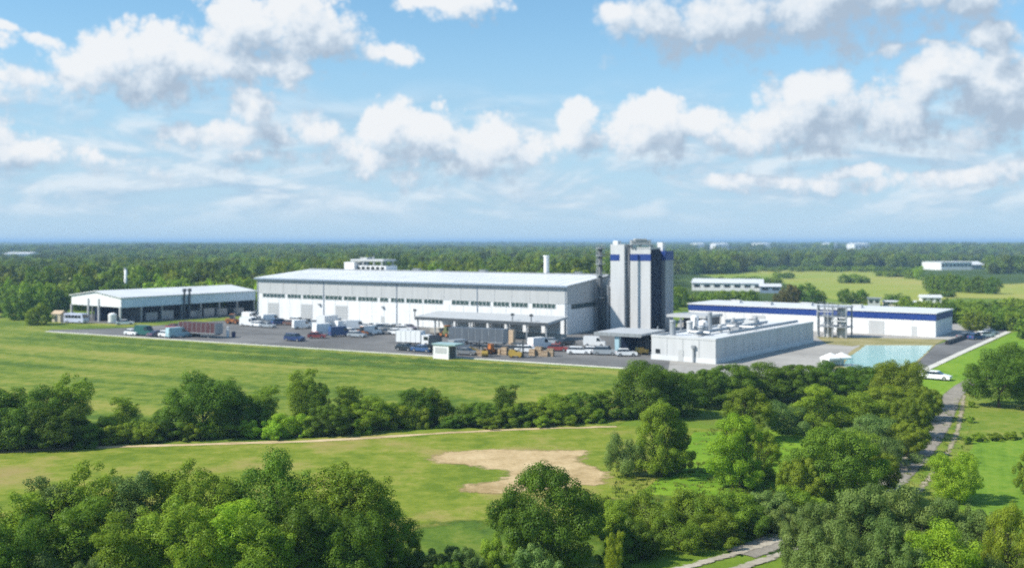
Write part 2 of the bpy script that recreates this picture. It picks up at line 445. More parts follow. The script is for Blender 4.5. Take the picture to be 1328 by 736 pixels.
M = {
    'white': mat('white_cladding', (0.74, 0.745, 0.75), 0.55, dirt=0.10, scale=0.9),
    'light_grey_wall': mat('off_white_cladding', (0.53, 0.54, 0.55), 0.55, dirt=0.12, scale=0.5),
    'light_grey': mat('light_grey_cladding', (0.46, 0.47, 0.475), 0.5, dirt=0.08, scale=0.6),
    'roof': mat('pale_metal_roof', (0.66, 0.67, 0.675), 0.5, dirt=0.10, scale=0.15),
    'roof_white': mat('white_membrane_roof', (0.62, 0.635, 0.645), 0.6, dirt=0.10, scale=0.2),
    'gutter': mat('blue_grey_gutter', (0.20, 0.27, 0.36), 0.5),
    'blue': mat('cobalt_blue_paint', (0.010, 0.040, 0.21), 0.45, dirt=0.15),
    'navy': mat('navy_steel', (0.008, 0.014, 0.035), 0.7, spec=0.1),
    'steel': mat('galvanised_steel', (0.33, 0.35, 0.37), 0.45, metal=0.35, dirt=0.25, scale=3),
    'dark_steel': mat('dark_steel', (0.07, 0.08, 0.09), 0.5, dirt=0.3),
    'glass_green': mat('green_tinted_glass', (0.05, 0.085, 0.088), 0.15, spec=0.7, dirt=0.3, scale=0.8),
    'glass': mat('dark_glass', (0.02, 0.025, 0.03), 0.08, spec=0.8, dirt=0.2),
    'fascia': mat('shade_tinted_fascia', (0.55, 0.68, 0.80), 0.5, dirt=0.08),  # blue tint paints the shade on the shed's side away from the sun
    'concrete': mat('concrete', (0.40, 0.385, 0.35), 0.9, dirt=0.25, scale=0.8),
    'black': mat('tyre_rubber', (0.018, 0.018, 0.02), 0.8),
    'rust': mat('dark_maroon_paint', (0.085, 0.03, 0.035), 0.6, dirt=0.35, scale=3),
    'bark': mat('bark', (0.09, 0.068, 0.05), 0.9, dirt=0.45, scale=5),
    'c_white': mat('white_car_paint', (0.78, 0.79, 0.80), 0.25, spec=0.6, dirt=0.05),
    'c_silver': mat('silver_car_paint', (0.42, 0.44, 0.46), 0.28, metal=0.4, dirt=0.08),
    'c_grey': mat('grey_car_paint', (0.15, 0.16, 0.17), 0.28, spec=0.6, dirt=0.1),
    'c_black': mat('black_car_paint', (0.02, 0.022, 0.026), 0.22, spec=0.6),
    'c_navy': mat('navy_car_paint', (0.018, 0.035, 0.12), 0.22, spec=0.6),
    'c_blue': mat('blue_car_paint', (0.035, 0.085, 0.21), 0.24, spec=0.6),
    'c_red': mat('red_car_paint', (0.27, 0.045, 0.035), 0.25, spec=0.6),
    'c_orange': mat('orange_machine_paint', (0.42, 0.15, 0.04), 0.4),
    'c_yellow': mat('yellow_machine_paint', (0.46, 0.31, 0.06), 0.4),
    'c_teal': mat('dark_green_van_paint', (0.02, 0.10, 0.09), 0.3, spec=0.6),
    'c_cyan': mat('pale_cyan_paint', (0.34, 0.50, 0.57), 0.4),
    'c_brown': mat('brown_car_paint', (0.16, 0.09, 0.07), 0.3),
    'c_purple': mat('purple_grey_paint', (0.10, 0.085, 0.14), 0.35),
    'c_lavender': mat('lavender_white_paint', (0.52, 0.56, 0.72), 0.35),
    'c_olive': mat('olive_machine_paint', (0.12, 0.13, 0.05), 0.5),
    'pallet': mat('raw_timber', (0.34, 0.25, 0.16), 0.8, dirt=0.3, scale=3),
    'tan': mat('tan_cardboard', (0.50, 0.38, 0.26), 0.8, dirt=0.2),
    'grey_tarp': mat('slate_trailer_curtain', (0.10, 0.12, 0.145), 0.55, dirt=0.2),
    'lamp': mat('lamp_lens', (0.75, 0.72, 0.65), 0.2),
    'red_lens': mat('red_lens', (0.35, 0.02, 0.02), 0.3),
    'tent': mat('white_canvas', (0.80, 0.80, 0.78), 0.8, dirt=0.08),
    'teal_grey': mat('faded_teal_sheet', (0.30, 0.43, 0.44), 0.6, dirt=0.2),
    'beige': mat('beige_render', (0.50, 0.44, 0.34), 0.85, dirt=0.15),
}
LEAF = {
    'dark': mat_leaf('dark_green_leaf', (0.077, 0.156, 0.017), (0.150, 0.259, 0.024), 0.36),
    'mid': mat_leaf('mid_green_leaf', (0.135, 0.235, 0.021), (0.247, 0.368, 0.031), 0.36),
    'bright': mat_leaf('bright_green_leaf', (0.187, 0.352, 0.021), (0.320, 0.492, 0.034), 0.36),
    'olive': mat_leaf('olive_green_leaf', (0.132, 0.213, 0.018), (0.232, 0.316, 0.028), 0.3, 0.22),
    'willow': mat_leaf('grey_green_willow_leaf', (0.115, 0.190, 0.042), (0.205, 0.290, 0.070), 0.34),
    'blue': mat_leaf('bluish_green_leaf', (0.099, 0.187, 0.045), (0.189, 0.292, 0.069), 0.36),
    'yellow': mat_leaf('yellow_green_leaf', (0.160, 0.225, 0.016), (0.255, 0.320, 0.028), 0.36),
    'brown': mat_leaf('brownish_leaf', (0.120, 0.110, 0.024), (0.180, 0.165, 0.034), 0.3),
    'far': mat_leaf('mixed_forest_leaf', (0.085, 0.160, 0.016), (0.185, 0.265, 0.028), 0.34, 0.5),
}
# ------------------------------------------------------------------ ground, fields, yard, pond, roads
GRID = math.atan2(-0.515, 0.857)          # the factory's axes: local +X runs towards the near end of the hall
E1 = Vector((0.857, -0.515, 0)); E2 = Vector((0.515, 0.857, 0))


def wobble(poly, step, amp, seed):
    rr = random.Random(seed); out = []
    n = len(poly)
    for i in range(n):
        a, b = poly[i], poly[(i + 1) % n]
        L = (b - a).length; k = max(1, int(L / step))
        nrm = Vector((-(b - a).y, (b - a).x, 0)).normalized()
        for j in range(k):
            out.append(a.lerp(b, j / k) + (nrm * rr.uniform(-amp, amp) if j or amp > 0.3 else Vector()))
    return out


def sheet(name, pts, z, m, kind='structure', wob=None):
    """flat surface with a filled outline"""
    if wob: pts = wobble(pts, *wob)
    b = MB()
    b.add([(p.x, p.y, z) for p in pts], [tuple(range(len(pts)))])
    import bmesh
    bm = bmesh.new()
    vs = [bm.verts.new(v) for v in b.v]
    f = bm.faces.new(vs)
    f.normal_update()
    if f.normal.z < 0: f.normal_flip()
    bmesh.ops.triangulate(bm, faces=[f], ngon_method='EAR_CLIP')
    me = bpy.data.meshes.new(name); bm.to_mesh(me); bm.free()
    me.materials.append(m)
    return tag(link(name, me), kind=kind)


def strip_outline(line, w):
    pts = []
    for i in range(len(line) - 1):
        k = max(1, int((line[i + 1] - line[i]).length / 3.0))
        pts += [line[i].lerp(line[i + 1], j / k) for j in range(k)]
    pts.append(line[-1])
    for _ in range(4): pts = [pts[0]] + [(pts[i - 1] + pts[i] * 2 + pts[i + 1]) / 4 for i in range(1, len(pts) - 1)] + [pts[-1]]
    L, Rr = [], []
    for i, p in enumerate(pts):
        d = (pts[min(i + 1, len(pts) - 1)] - pts[max(i - 1, 0)]).normalized(); nn = Vector((-d.y, d.x, 0))
        L.append(p + nn * w / 2); Rr.append(p - nn * w / 2)
    return L + Rr[::-1]


def ribbon(name, line, widths, z, m, crown=0.0, seed=None, amp=0.0):
    """a road strip along a centre line of points with a width at each"""
    rr = random.Random(seed)
    pts, ws = [], []
    for i in range(len(line) - 1):
        k = max(1, int((line[i + 1] - line[i]).length / 2.0))
        for j in range(k):
            t = j / k
            pts.append(line[i].lerp(line[i + 1], t)); ws.append(widths[i] * (1 - t) + widths[i + 1] * t)
    pts.append(line[-1]); ws.append(widths[-1])
    for _ in range(3):
        pts = [pts[0]] + [(pts[i - 1] + pts[i] * 2 + pts[i + 1]) / 4 for i in range(1, len(pts) - 1)] + [pts[-1]]
    b = MB(); vs, fs = [], []
    for i, p in enumerate(pts):
        d = (pts[min(i + 1, len(pts) - 1)] - pts[max(i - 1, 0)]).normalized()
        nn = Vector((-d.y, d.x, 0)); w = ws[i] / 2
        vs += [p + nn * (w + rr.uniform(-amp, amp)) + Vector((0, 0, z)), p + Vector((0, 0, z + crown)), p - nn * (w + rr.uniform(-amp, amp)) + Vector((0, 0, z))]
    for i in range(len(pts) - 1):
        for j in (0, 1): fs.append((3 * i + j, 3 * i + 3 + j, 3 * i + 4 + j, 3 * i + 1 + j))
    b.add(vs, [tuple(reversed(q)) for q in fs])
    me = b.mesh(name, m)
    o = tag(link(name, me), kind='structure')
    me.flip_normals() if me.polygons[0].normal.z < 0 else None
    return o


G_base = mat_ground('grass_base', ((0.095, 0.16, 0.014), (0.14, 0.215, 0.020), (0.185, 0.235, 0.030)), 0.03, 0.9, dry=((0.19, 0.185, 0.05), 0.035))
G_mead = mat_ground('meadow_grass', ((0.072, 0.128, 0.012), (0.155, 0.208, 0.022), (0.255, 0.255, 0.050)), 0.022, 0.45, (GRID + R(3), 0.10, 1.25), fine_amt=1.05)
G_lawn = mat_ground('field_grass', ((0.115, 0.170, 0.014), (0.185, 0.228, 0.024), (0.275, 0.265, 0.058)), 0.09, 0.5, (R(4), 0.8, 0.25), fine_amt=1.05, dry=((0.29, 0.235, 0.08), 0.09))
G_fresh = mat_ground('fresh_grass', ((0.11, 0.22, 0.012), (0.165, 0.28, 0.018), (0.21, 0.31, 0.028)), 0.07, 0.6, (R(60), 0.8, 0.3), fine_amt=0.9)
G_crop = mat_ground('young_crop', ((0.10, 0.19, 0.015), (0.14, 0.245, 0.020), (0.18, 0.27, 0.028)), 0.1, 0.8, (R(66), 0.6, 0.7), fine_amt=1.0)
G_rough = mat_ground('rough_dry_grass', ((0.10, 0.175, 0.016), (0.17, 0.225, 0.026), (0.25, 0.25, 0.06)), 0.12, 0.6, fine_amt=1.0)
G_hay = mat_ground('pale_hay_field', ((0.18, 0.26, 0.035), (0.26, 0.30, 0.05), (0.36, 0.32, 0.09)), 0.006, 0.2, (R(15), 0.05, 0.4), bump=0.15)
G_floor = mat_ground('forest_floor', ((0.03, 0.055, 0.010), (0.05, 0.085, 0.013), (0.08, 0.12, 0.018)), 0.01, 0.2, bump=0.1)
G_sand = mat_ground('bare_sand', ((0.36, 0.27, 0.14), (0.50, 0.385, 0.22), (0.60, 0.475, 0.30)), 0.22, 1.6, bump=0.3, fine_amt=0.6)
G_gravel = mat_ground('pale_gravel', ((0.27, 0.245, 0.20), (0.36, 0.33, 0.275), (0.44, 0.41, 0.35)), 0.25, 2.5, bump=0.3)
G_asph = mat_ground('worn_asphalt', ((0.110, 0.109, 0.108), (0.152, 0.150, 0.147), (0.205, 0.200, 0.193)), 0.06, 1.0, (GRID, 0.35, 0.4), bump=0.1, dry=((0.105, 0.102, 0.098), 0.09))
G_lane = mat_ground('lane_asphalt', ((0.17, 0.16, 0.145), (0.235, 0.222, 0.20), (0.30, 0.28, 0.25)), 0.2, 2.0, (R(62), 1.5, 0.35), bump=0.15)
G_conc = mat_ground('apron_concrete', ((0.26, 0.25, 0.23), (0.34, 0.325, 0.30), (0.42, 0.40, 0.365)), 0.06, 0.8, (GRID, 0.3, 0.35), bump=0.08)
G_kerb = mat_ground('pale_concrete_kerb', ((0.46, 0.44, 0.38), (0.55, 0.53, 0.47), (0.62, 0.60, 0.55)), 0.3, 2.0, bump=0.05)
G_bank = mat_ground('dry_bank', ((0.20, 0.19, 0.07), (0.28, 0.25, 0.11), (0.36, 0.31, 0.16)), 0.15, 1.0)

g = MB()
xs = [-45000, -9000, -2500, -700, -250, 250, 700, 2500, 9000, 45000]
ys = [-3000, -300, 0, 150, 320, 700, 2500, 9000, 30000, 60000]
g.add([(x, y, 0) for y in ys for x in xs],
      [(j * 10 + i, j * 10 + i + 1, j * 10 + 11 + i, j * 10 + 10 + i) for j in range(9) for i in range(9)])
tag(g.build('ground', G_base), kind='structure')

P_ = lambda *a: [gp(x, y) for x, y in a]
# floor of the distant woods, and the open fields in them
sheet('forest_floor', [Vector((-7000, 340, 0)), Vector((-200, 330, 0)), Vector((70, 330, 0)), Vector((150, 420, 0)), Vector((600, 420, 0)), Vector((12000, 9000, 0)), Vector((12000, 30000, 0)), Vector((-14000, 30000, 0))], 0.02, G_floor)
sheet('hay_field', P_((905, 356), (965, 350), (1090, 348), (1180, 355), (1235, 370), (1345, 367), (1345, 388), (1240, 386), (1200, 393), (1120, 394), (1050, 380), (1000, 364), (930, 360)), 0.05, G_hay, wob=(20, 3, 5))
sheet('far_field', P_((-30, 333), (60, 332.2), (120, 333), (60, 334.5)), 0.04, G_hay)
sheet('far_field', P_((860, 330), (960, 328.4), (1100, 328.2), (1180, 329), (1090, 330.6), (960, 331.5)), 0.04, G_hay)
sheet('far_field', P_((1180, 338), (1340, 335), (1340, 339), (1260, 341)), 0.04, G_hay)
sheet('meadow', P_((-160, 415), (60, 416), (160, 424), (62, 431), (430, 453.5), (810, 480), (900, 500), (800, 552), (560, 556), (300, 574), (-160, 590)), 0.012, G_mead, wob=(9, 0.25, 2))
sheet('field', P_((-260, 592), (0, 584), (300, 574), (560, 557), (830, 552), (1015, 560), (1040, 600), (900, 640), (760, 690), (520, 730), (-260, 760)), 0.016, G_lawn, wob=(6, 0.5, 3))
sheet('grass_strip', P_((900, 560), (1040, 556), (1060, 620), (980, 650), (830, 640)), 0.024, G_fresh, wob=(5, 0.5, 9))


def ragged(name, poly, z, cols, edge=1.3, step=0.45, scale=0.9):
    """bare ground whose border breaks up into the grass: distance from the outline is stored, noise decides where the soil ends"""
    P = np.array([(p.x, p.y) for p in poly]); lo, hi = P.min(0) - 2, P.max(0) + 2
    X, Y = np.meshgrid(np.arange(lo[0], hi[0], step), np.arange(lo[1], hi[1], step))
    Q = np.stack([X.ravel(), Y.ravel()], 1); ins = np.zeros(len(Q), bool); dist = np.full(len(Q), 1e9)
    for i in range(len(P)):
        a, c = P[i], P[(i + 1) % len(P)]; ac = c - a
        t = np.clip(((Q - a) @ ac) / (ac @ ac), 0, 1); dist = np.minimum(dist, np.linalg.norm(Q - (a + t[:, None] * ac), axis=1))
        cr = ((a[1] > Q[:, 1]) != (c[1] > Q[:, 1])) & (Q[:, 0] < (c[0] - a[0]) * (Q[:, 1] - a[1]) / (c[1] - a[1] + 1e-12) + a[0]); ins ^= cr
    sd = np.where(ins, dist, -dist)
    ny, nx = X.shape; idx = np.arange(nx * ny).reshape(ny, nx)
    f = np.stack([idx[:-1, :-1], idx[:-1, 1:], idx[1:, 1:], idx[1:, :-1]], -1).reshape(-1, 4)
    f = f[sd[f].max(1) > -edge]
    used = np.unique(f); mp_ = -np.ones(nx * ny, int); mp_[used] = np.arange(len(used)); f = mp_[f]
    me = bpy.data.meshes.new(name); me.from_pydata([(q[0], q[1], z) for q in Q[used]], [], f.tolist())
    at = me.attributes.new('inset', 'FLOAT', 'POINT'); at.data.foreach_set('value', sd[used].astype(np.float32))
    m = mat_ground(name + '_soil', cols, 0.22, 1.6, bump=0.3, fine_amt=0.6); nt = m.node_tree
    b = nt.nodes['Principled BSDF']; out = [n for n in nt.nodes if n.type == 'OUTPUT_MATERIAL'][0]
    an = nt.nodes.new('ShaderNodeAttribute'); an.attribute_name = 'inset'
    tc = nt.nodes.new('ShaderNodeTexCoord'); nz = nt.nodes.new('ShaderNodeTexNoise'); nz.inputs['Scale'].default_value = scale; nz.inputs['Detail'].default_value = 7; nz.inputs['Roughness'].default_value = .65
    nt.links.new(tc.outputs['Object'], nz.inputs['Vector'])
    ma = nt.nodes.new('ShaderNodeMath'); ma.operation = 'MULTIPLY_ADD'; nt.links.new(nz.outputs['Fac'], ma.inputs[0]); ma.inputs[1].default_value = 4.2 * edge; ma.inputs[2].default_value = -2.1 * edge
    ad = nt.nodes.new('ShaderNodeMath'); ad.operation = 'ADD'; nt.links.new(an.outputs['Fac'], ad.inputs[0]); nt.links.new(ma.outputs[0], ad.inputs[1])
    mr = nt.nodes.new('ShaderNodeMapRange'); mr.interpolation_type = 'SMOOTHSTEP'; nt.links.new(ad.outputs[0], mr.inputs['Value']); mr.inputs['From Min'].default_value = 0.0; mr.inputs['From Max'].default_value = edge * 1.1
    # the outermost rim of the sheet is always grass
    m2 = nt.nodes.new('ShaderNodeMapRange'); nt.links.new(an.outputs['Fac'], m2.inputs['Value']); m2.inputs['From Min'].default_value = -edge * .9; m2.inputs['From Max'].default_value = -edge * .2
    ml = nt.nodes.new('ShaderNodeMath'); ml.operation = 'MULTIPLY'; nt.links.new(mr.outputs[0], ml.inputs[0]); nt.links.new(m2.outputs[0], ml.inputs[1])
    tr = nt.nodes.new('ShaderNodeBsdfTransparent'); ms = nt.nodes.new('ShaderNodeMixShader')
    nt.links.new(ml.outputs[0], ms.inputs[0]); nt.links.new(tr.outputs[0], ms.inputs[1]); nt.links.new(b.outputs[0], ms.inputs[2]); nt.links.new(ms.outputs[0], out.inputs[0])
    me.materials.append(m)
    return tag(link(name, me), kind='structure')


SANDC = ((0.33, 0.235, 0.11), (0.46, 0.34, 0.18), (0.57, 0.435, 0.25))
ragged('sand_patch', P_((550, 593), (575, 585), (640, 581), (770, 583), (758, 598), (792, 612), (790, 628), (720, 636), (640, 642), (585, 636), (592, 629), (640, 622), (655, 612), (600, 604), (562, 601)), 0.028, SANDC, 0.95, .4, .7)
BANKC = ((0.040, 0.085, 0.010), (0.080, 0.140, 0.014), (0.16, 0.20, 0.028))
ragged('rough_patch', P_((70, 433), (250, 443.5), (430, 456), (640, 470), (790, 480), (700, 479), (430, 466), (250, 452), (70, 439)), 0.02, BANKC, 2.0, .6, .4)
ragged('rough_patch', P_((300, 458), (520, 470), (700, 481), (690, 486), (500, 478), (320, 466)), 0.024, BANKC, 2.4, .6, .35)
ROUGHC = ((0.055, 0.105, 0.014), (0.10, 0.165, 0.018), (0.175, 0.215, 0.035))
ragged('rough_patch', P_((470, 700), (560, 672), (660, 668), (760, 672), (800, 690), (860, 735), (700, 790), (480, 770)), 0.032, ROUGHC, 2.6, .6, .35)
ragged('rough_patch', P_((760, 645), (900, 640), (1010, 632), (1040, 650), (1010, 700), (860, 712), (770, 690)), 0.036, ROUGHC, 2.6, .6, .35)
ribbon('dirt_path', P_((-200, 592), (0, 585), (150, 579), (300, 575), (430, 571), (560, 562), (680, 556), (800, 553)), [1.6, 1.5, 1.3, 1.2, 1.0, 1.0, 0.9, 0.8], 0.034, G_sand, seed=1, amp=0.25)

# factory yard
sheet('yard', P_((62, 429.5), (430, 452), (805, 477), (868, 481), (905, 470), (905, 425), (300, 400), (95, 408)), 0.03, G_asph)
sheet('apron', P_((866, 482), (1000, 492), (1096, 480), (1104, 455), (1117, 447.5), (1062, 440), (1240, 440.5), (1292, 431), (1300, 424), (1240, 418), (880, 414)), 0.036, G_conc)
k0, k1 = gp(58, 430), gp(812, 478.2)
kb = MB(); dd = (k1 - k0).normalized(); nn = Vector((-dd.y, dd.x, 0))
kb.prism([k0, k1, k1 + nn * 0.75, k0 + nn * 0.75], 0.0, 0.14)
tag(kb.build('kerb', G_kerb), kind='structure')
sheet('verge', P_((40, 421), (95, 418), (150, 420), (335, 408.5), (338, 412), (163, 425), (60, 428)), 0.05, G_mead)
sheet('verge', P_((1058, 436.5), (1226, 440), (1212, 447.5), (1122, 446.5), (1105, 449), (1072, 446)), 0.05, G_bank, wob=(3, 0.2, 8))
sheet('pond_bank', P_((1080, 478), (1104, 455), (1118, 446), (1214, 446.2), (1192, 471), (1160, 480), (1120, 484)), 0.056, G_bank, wob=(3, 0.25, 2))
m, nt, b = mat_base('pond_water')
b.inputs['Base Color'].default_value = (0.16, 0.42, 0.37, 1); b.inputs['Roughness'].default_value = 0.07; b.inputs['IOR'].default_value = 1.33
tn = nt.nodes.new('ShaderNodeTexNoise'); tn.inputs['Scale'].default_value = 1.3; tn.inputs['Detail'].default_value = 4
bp = nt.nodes.new('ShaderNodeBump'); bp.inputs['Strength'].default_value = 0.6; bp.inputs['Distance'].default_value = 0.12
tcn = nt.nodes.new('ShaderNodeTexCoord'); nt.links.new(tcn.outputs['Object'], tn.inputs['Vector'])
nt.links.new(tn.outputs['Fac'], bp.inputs['Height']); nt.links.new(bp.outputs[0], b.inputs['Normal'])
sheet('pond_water', P_((1092, 475), (1100, 463), (1113, 455), (1122, 447.6), (1210, 448), (1189, 469), (1160, 478), (1122, 481)), 0.062, m, wob=(2.5, 0.15, 7))

# right: service road by the pond, pale footway, green wedge, the lane and the fields beside it
sheet('grass_wedge', P_((1185, 500), (1206, 478), (1316, 430.5), (1400, 428), (1400, 470), (1275, 500), (1255, 503), (1215, 520)), 0.02, G_fresh, wob=(4, 0.2, 5))
sheet('service_road', P_((1170, 486), (1190, 470), (1214, 447), (1244, 437), (1300, 426), (1306, 429), (1200, 479)), 0.066, G_asph)
ribbon('footway', P_((1186, 487), (1201, 479), (1250, 456), (1308, 430)), [1.3, 1.3, 1.3, 1.4], 0.09, G_kerb)
LANEC = ((0.19, 0.17, 0.14), (0.26, 0.235, 0.195), (0.33, 0.295, 0.245))
GRAVC = ((0.29, 0.255, 0.195), (0.39, 0.35, 0.28), (0.48, 0.44, 0.36))
ragged('lane', strip_outline(P_((960, 719), (1040, 690), (1110, 655), (1150, 632), (1187, 595), (1212, 562), (1226, 535), (1232, 515), (1252, 498), (1300, 478)), 2.7), 0.05, LANEC, 0.28, .22, 1.4)
ragged('gravel_track', strip_outline(P_((860, 744), (930, 724), (1005, 707), (1060, 686)), .95), 0.07, GRAVC, 0.25, .15, 1.6)
ragged('gravel_track', strip_outline(P_((900, 756), (960, 738), (1010, 722), (1070, 697)), .95), 0.078, GRAVC, 0.25, .15, 1.6)
ragged('gravel_track', strip_outline(P_((1170, 665), (1205, 620), (1228, 590), (1241, 562), (1247, 535), (1250, 512)), .75), 0.044, ((0.24, 0.21, 0.13), (0.33, 0.285, 0.19), (0.40, 0.35, 0.25)), 0.3, .15, 1.2)
sheet('rough_strip', P_((1050, 720), (1150, 640), (1190, 590), (1215, 545), (1222, 512), (1256, 503), (1262, 520), (1256, 560), (1245, 600), (1215, 640), (1150, 700)), 0.014, G_rough, wob=(4, 0.3, 6))
sheet('rough_field', P_((1256, 505), (1400, 520), (1400, 566), (1262, 572)), 0.018, G_rough, wob=(4, 0.3, 12))
sheet('crop_field', P_((1262, 570), (1400, 564), (1460, 680), (1330, 700), (1225, 650), (1250, 600)), 0.022, G_crop, wob=(4, 0.25, 13))
# ------------------------------------------------------------------ buildings
def part(name, mb, mats, parent, smooth=False): return mb.build(name, mats, parent, smooth=smooth)


def win(parent, x0, x1, y, z0, z1, glass, frame, along='x', n=3, sgn=-1):
    """a window band lying on the wall plane: pane mesh with a frame and mullions as its sub-part"""
    p, f = MB(), MB()
    o = 0.03 * sgn

    def bx(mb, a0, a1, c0, c1, d0, d1):
        lo, hi = sorted((y + d0 * sgn, y + d1 * sgn))
        if along == 'x': mb.box(a0, a1, lo, hi, c0, c1)
        else: mb.box(lo, hi, a0, a1, c0, c1)
    bx(p, x0, x1, z0, z1, -0.02, 0.03)
    w = 0.09
    for a0, a1, c0, c1 in ((x0 - w, x0, z0 - w, z1 + w), (x1, x1 + w, z0 - w, z1 + w), (x0, x1, z0 - w, z0), (x0, x1, z1, z1 + w)):
        bx(f, a0, a1, c0, c1, -0.02, 0.07)
    for i in range(1, n):
        c = x0 + (x1 - x0) * i / n
        bx(f, c - 0.04, c + 0.04, z0, z1, 0.031, 0.06)
    po = part('window', p, glass, parent)
    part('frame', f, frame, po)
    return po


# ---- the main hall: origin at its near corner, hall along -X and +Y
L_, D_, EV, RG = 99.6, 43.6, 11.3, 13.1
hall = thing('factory_hall', 'long white factory hall with pale metal gable roof and ribbon of green windows', 'factory', (12.8, 234.4, 0), GRID)
b = MB()
b.box(-L_, 0, 0, D_, 0, 7.15)
lw = part('lower_wall', b, M['white'], hall)
b = MB()
for i in range(1, 24): b.box(-L_ * i / 24 - .03, -L_ * i / 24 + .03, -.03, 0, .1, 5.9)
part('panel_joint', b, M['light_grey'], lw)['kind'] = 'stuff'
b = MB()
prof = [(0, 7.15), (D_, 7.15), (D_, EV), (D_ / 2, RG - 0.15), (0, EV)]
n = len(prof)
b.add([(-L_ - 0.06, p[0] - 0.06 if p[0] == 0 else p[0], p[1]) for p in prof] + [(0.06, p[0] - 0.06 if p[0] == 0 else p[0], p[1]) for p in prof],
      [tuple(range(n)), tuple(range(2 * n - 1, n - 1, -1))] + [((i + 1) % n, i, n + i, n + (i + 1) % n) for i in range(n)])
part('cladding', b, M['light_grey'], hall)
b = MB()
for i in range(1, 20):
    x = -L_ * i / 20
    b.box(x - 0.05, x + 0.05, -0.10, -0.06, 7.3, EV - 0.1)
part('cladding_seam', b, M['light_grey'], hall)['kind'] = 'stuff'
b = MB()
ov = 0.6
sl = (RG - EV) / (D_ / 2)
for s in (0, 1):
    y0, y1 = (-ov, D_ / 2) if s == 0 else (D_ / 2, D_ + ov)
    z0, z1 = (EV - ov * sl + 0.05, RG) if s == 0 else (RG, EV - ov * sl + 0.05)
    x0, x1 = -L_ - 0.5, 0.5
    b.add([(x0, y0, z0), (x1, y0, z0), (x1, y1, z1), (x0, y1, z1), (x0, y0, z0 + .25), (x1, y0, z0 + .25), (x1, y1, z1 + .25), (x0, y1, z1 + .25)],
          [(0, 3, 2, 1), (4, 5, 6, 7), (0, 1, 5, 4), (1, 2, 6, 5), (2, 3, 7, 6), (3, 0, 4, 7)])
for i in range(1, 34):           # standing seams
    x = -L_ * i / 34
    b.add([(x - .04, -ov, EV - ov * sl + .28), (x + .04, -ov, EV - ov * sl + .28), (x + .04, D_ / 2, RG + .23), (x - .04, D_ / 2, RG + .23),
           (x, -ov, EV - ov * sl + .34), (x, D_ / 2, RG + .29)], [(0, 1, 4), (3, 5, 2), (0, 4, 5, 3), (1, 2, 5, 4)])
roof = part('roof', b, M['roof'], hall)
b = MB(); b.box(-L_ - .55, .55, -ov - .28, -ov - .02, EV - .22, EV + .18)
part('gutter', b, M['gutter'], roof)
b = MB(); b.box(-L_, .5, D_ / 2 - .35, D_ / 2 + .35, RG + .26, RG + .5)
part('ridge_cap', b, M['steel'], roof)
b = MB()
b.tube((-17.8, 22.3, RG - .5), (-17.8, 22.3, 18.0), .72, .66, 14); b.tube((-17.8, 22.3, 17.7), (-17.8, 22.3, 18.15), .82, .82, 14)
part('chimney', b, M['white'], roof)
for x, y, s in ((-38, 23.2, 1.0), (-52.5, 23.0, .8), (-60.6, 23.4, 1.1), (-9, 23.5, .8)):
    b = MB(); b.box(x - s, x + s, y - .6, y + .6, RG - .2, RG + .45 + s * .35); b.box(x - s - .1, x + s + .1, y - .7, y + .7, RG + .45 + s * .35, RG + .6 + s * .35)
    part('roof_vent', b, M['steel'], roof)
b = MB(); b.box(-88.4, -84.6, 24.5, 31, 12.2, 15.6); b.box(-84.6, -73.5, 25.5, 31, 12.2, 14.6)
ph = part('rooftop_plant_room', b, M['white'], roof)
b = MB(); b.box(-86.6, -74.2, 25.2, 31.3, 15.9, 16.5)
for x in (-86, -82, -78, -75):
    for y in (25.6, 30.8): b.box(x - .15, x + .15, y - .15, y + .15, 14.6, 15.9)
b.tube((-80, 28, 16.5), (-80, 28, 17.3), .25); b.box(-83.5, -81, 26, 29, 16.5, 17.0)
part('canopy', b, M['light_grey'], ph)
b = MB()
for i in range(6): b.box(-84.3 + i * 1.8, -83.1 + i * 1.8, 25.38, 25.5, 12.9, 14.3)
part('window', b, M['glass'], ph)
segs = [(341, 370), (373, 391), (393, 419), (422, 444), (446, 462.5), (464.5, 490), (493, 504), (507, 525), (527, 548), (550, 575), (586, 608.5), (610.5, 636.5), (640, 661), (663, 685), (690.5, 721)]


def on_front(px):                  # photo column -> distance along the hall's front
    q = (px - 664) / F
    return -(12.8 - q * 234.4) / (0.857 + q * 0.515)


for a, c in segs:
    win(hall, on_front(a), on_front(c) - .12, 0, 6.05, 7.15, M['glass_green'], M['white'], n=max(2, round((c - a) / 5)))
win(hall, 2.2, 16.4, 0, 5.9, 7.0, M['glass_green'], M['light_grey'], 'y', 9, sgn=1)
for a, w, h in ((-95.5, 4.2, 4.6), (-83, 4.2, 4.6), (-70.5, 4.2, 4.6), (-55, 1.2, 2.3)):
    b = MB(); b.box(a, a + w, -.05, .02, 0, h)
    d = part('loading_door' if w > 2 else 'door', b, M['light_grey'], hall)
    b = MB()
    for i in range(1, 7 if w > 2 else 2): b.box(a + .05, a + w - .05, -.08, -.051, h * i / 7 - .03, h * i / 7 + .03)
    part('seam', b, M['steel'], d)
for px in (415, 497):              # small wall lamps
    x = on_front(px); b = MB(); b.box(x - .3, x + .3, -.5, .02, 4.4, 4.9); part('wall_lamp', b, M['steel'], hall)
for x in (-99.3, -74.7, -49.8, -24.9, -.3):
    b = MB(); b.tube((x, -.12, 0), (x, -.12, 10.9), .09, n=6); part('downpipe', b, M['gutter'], hall)

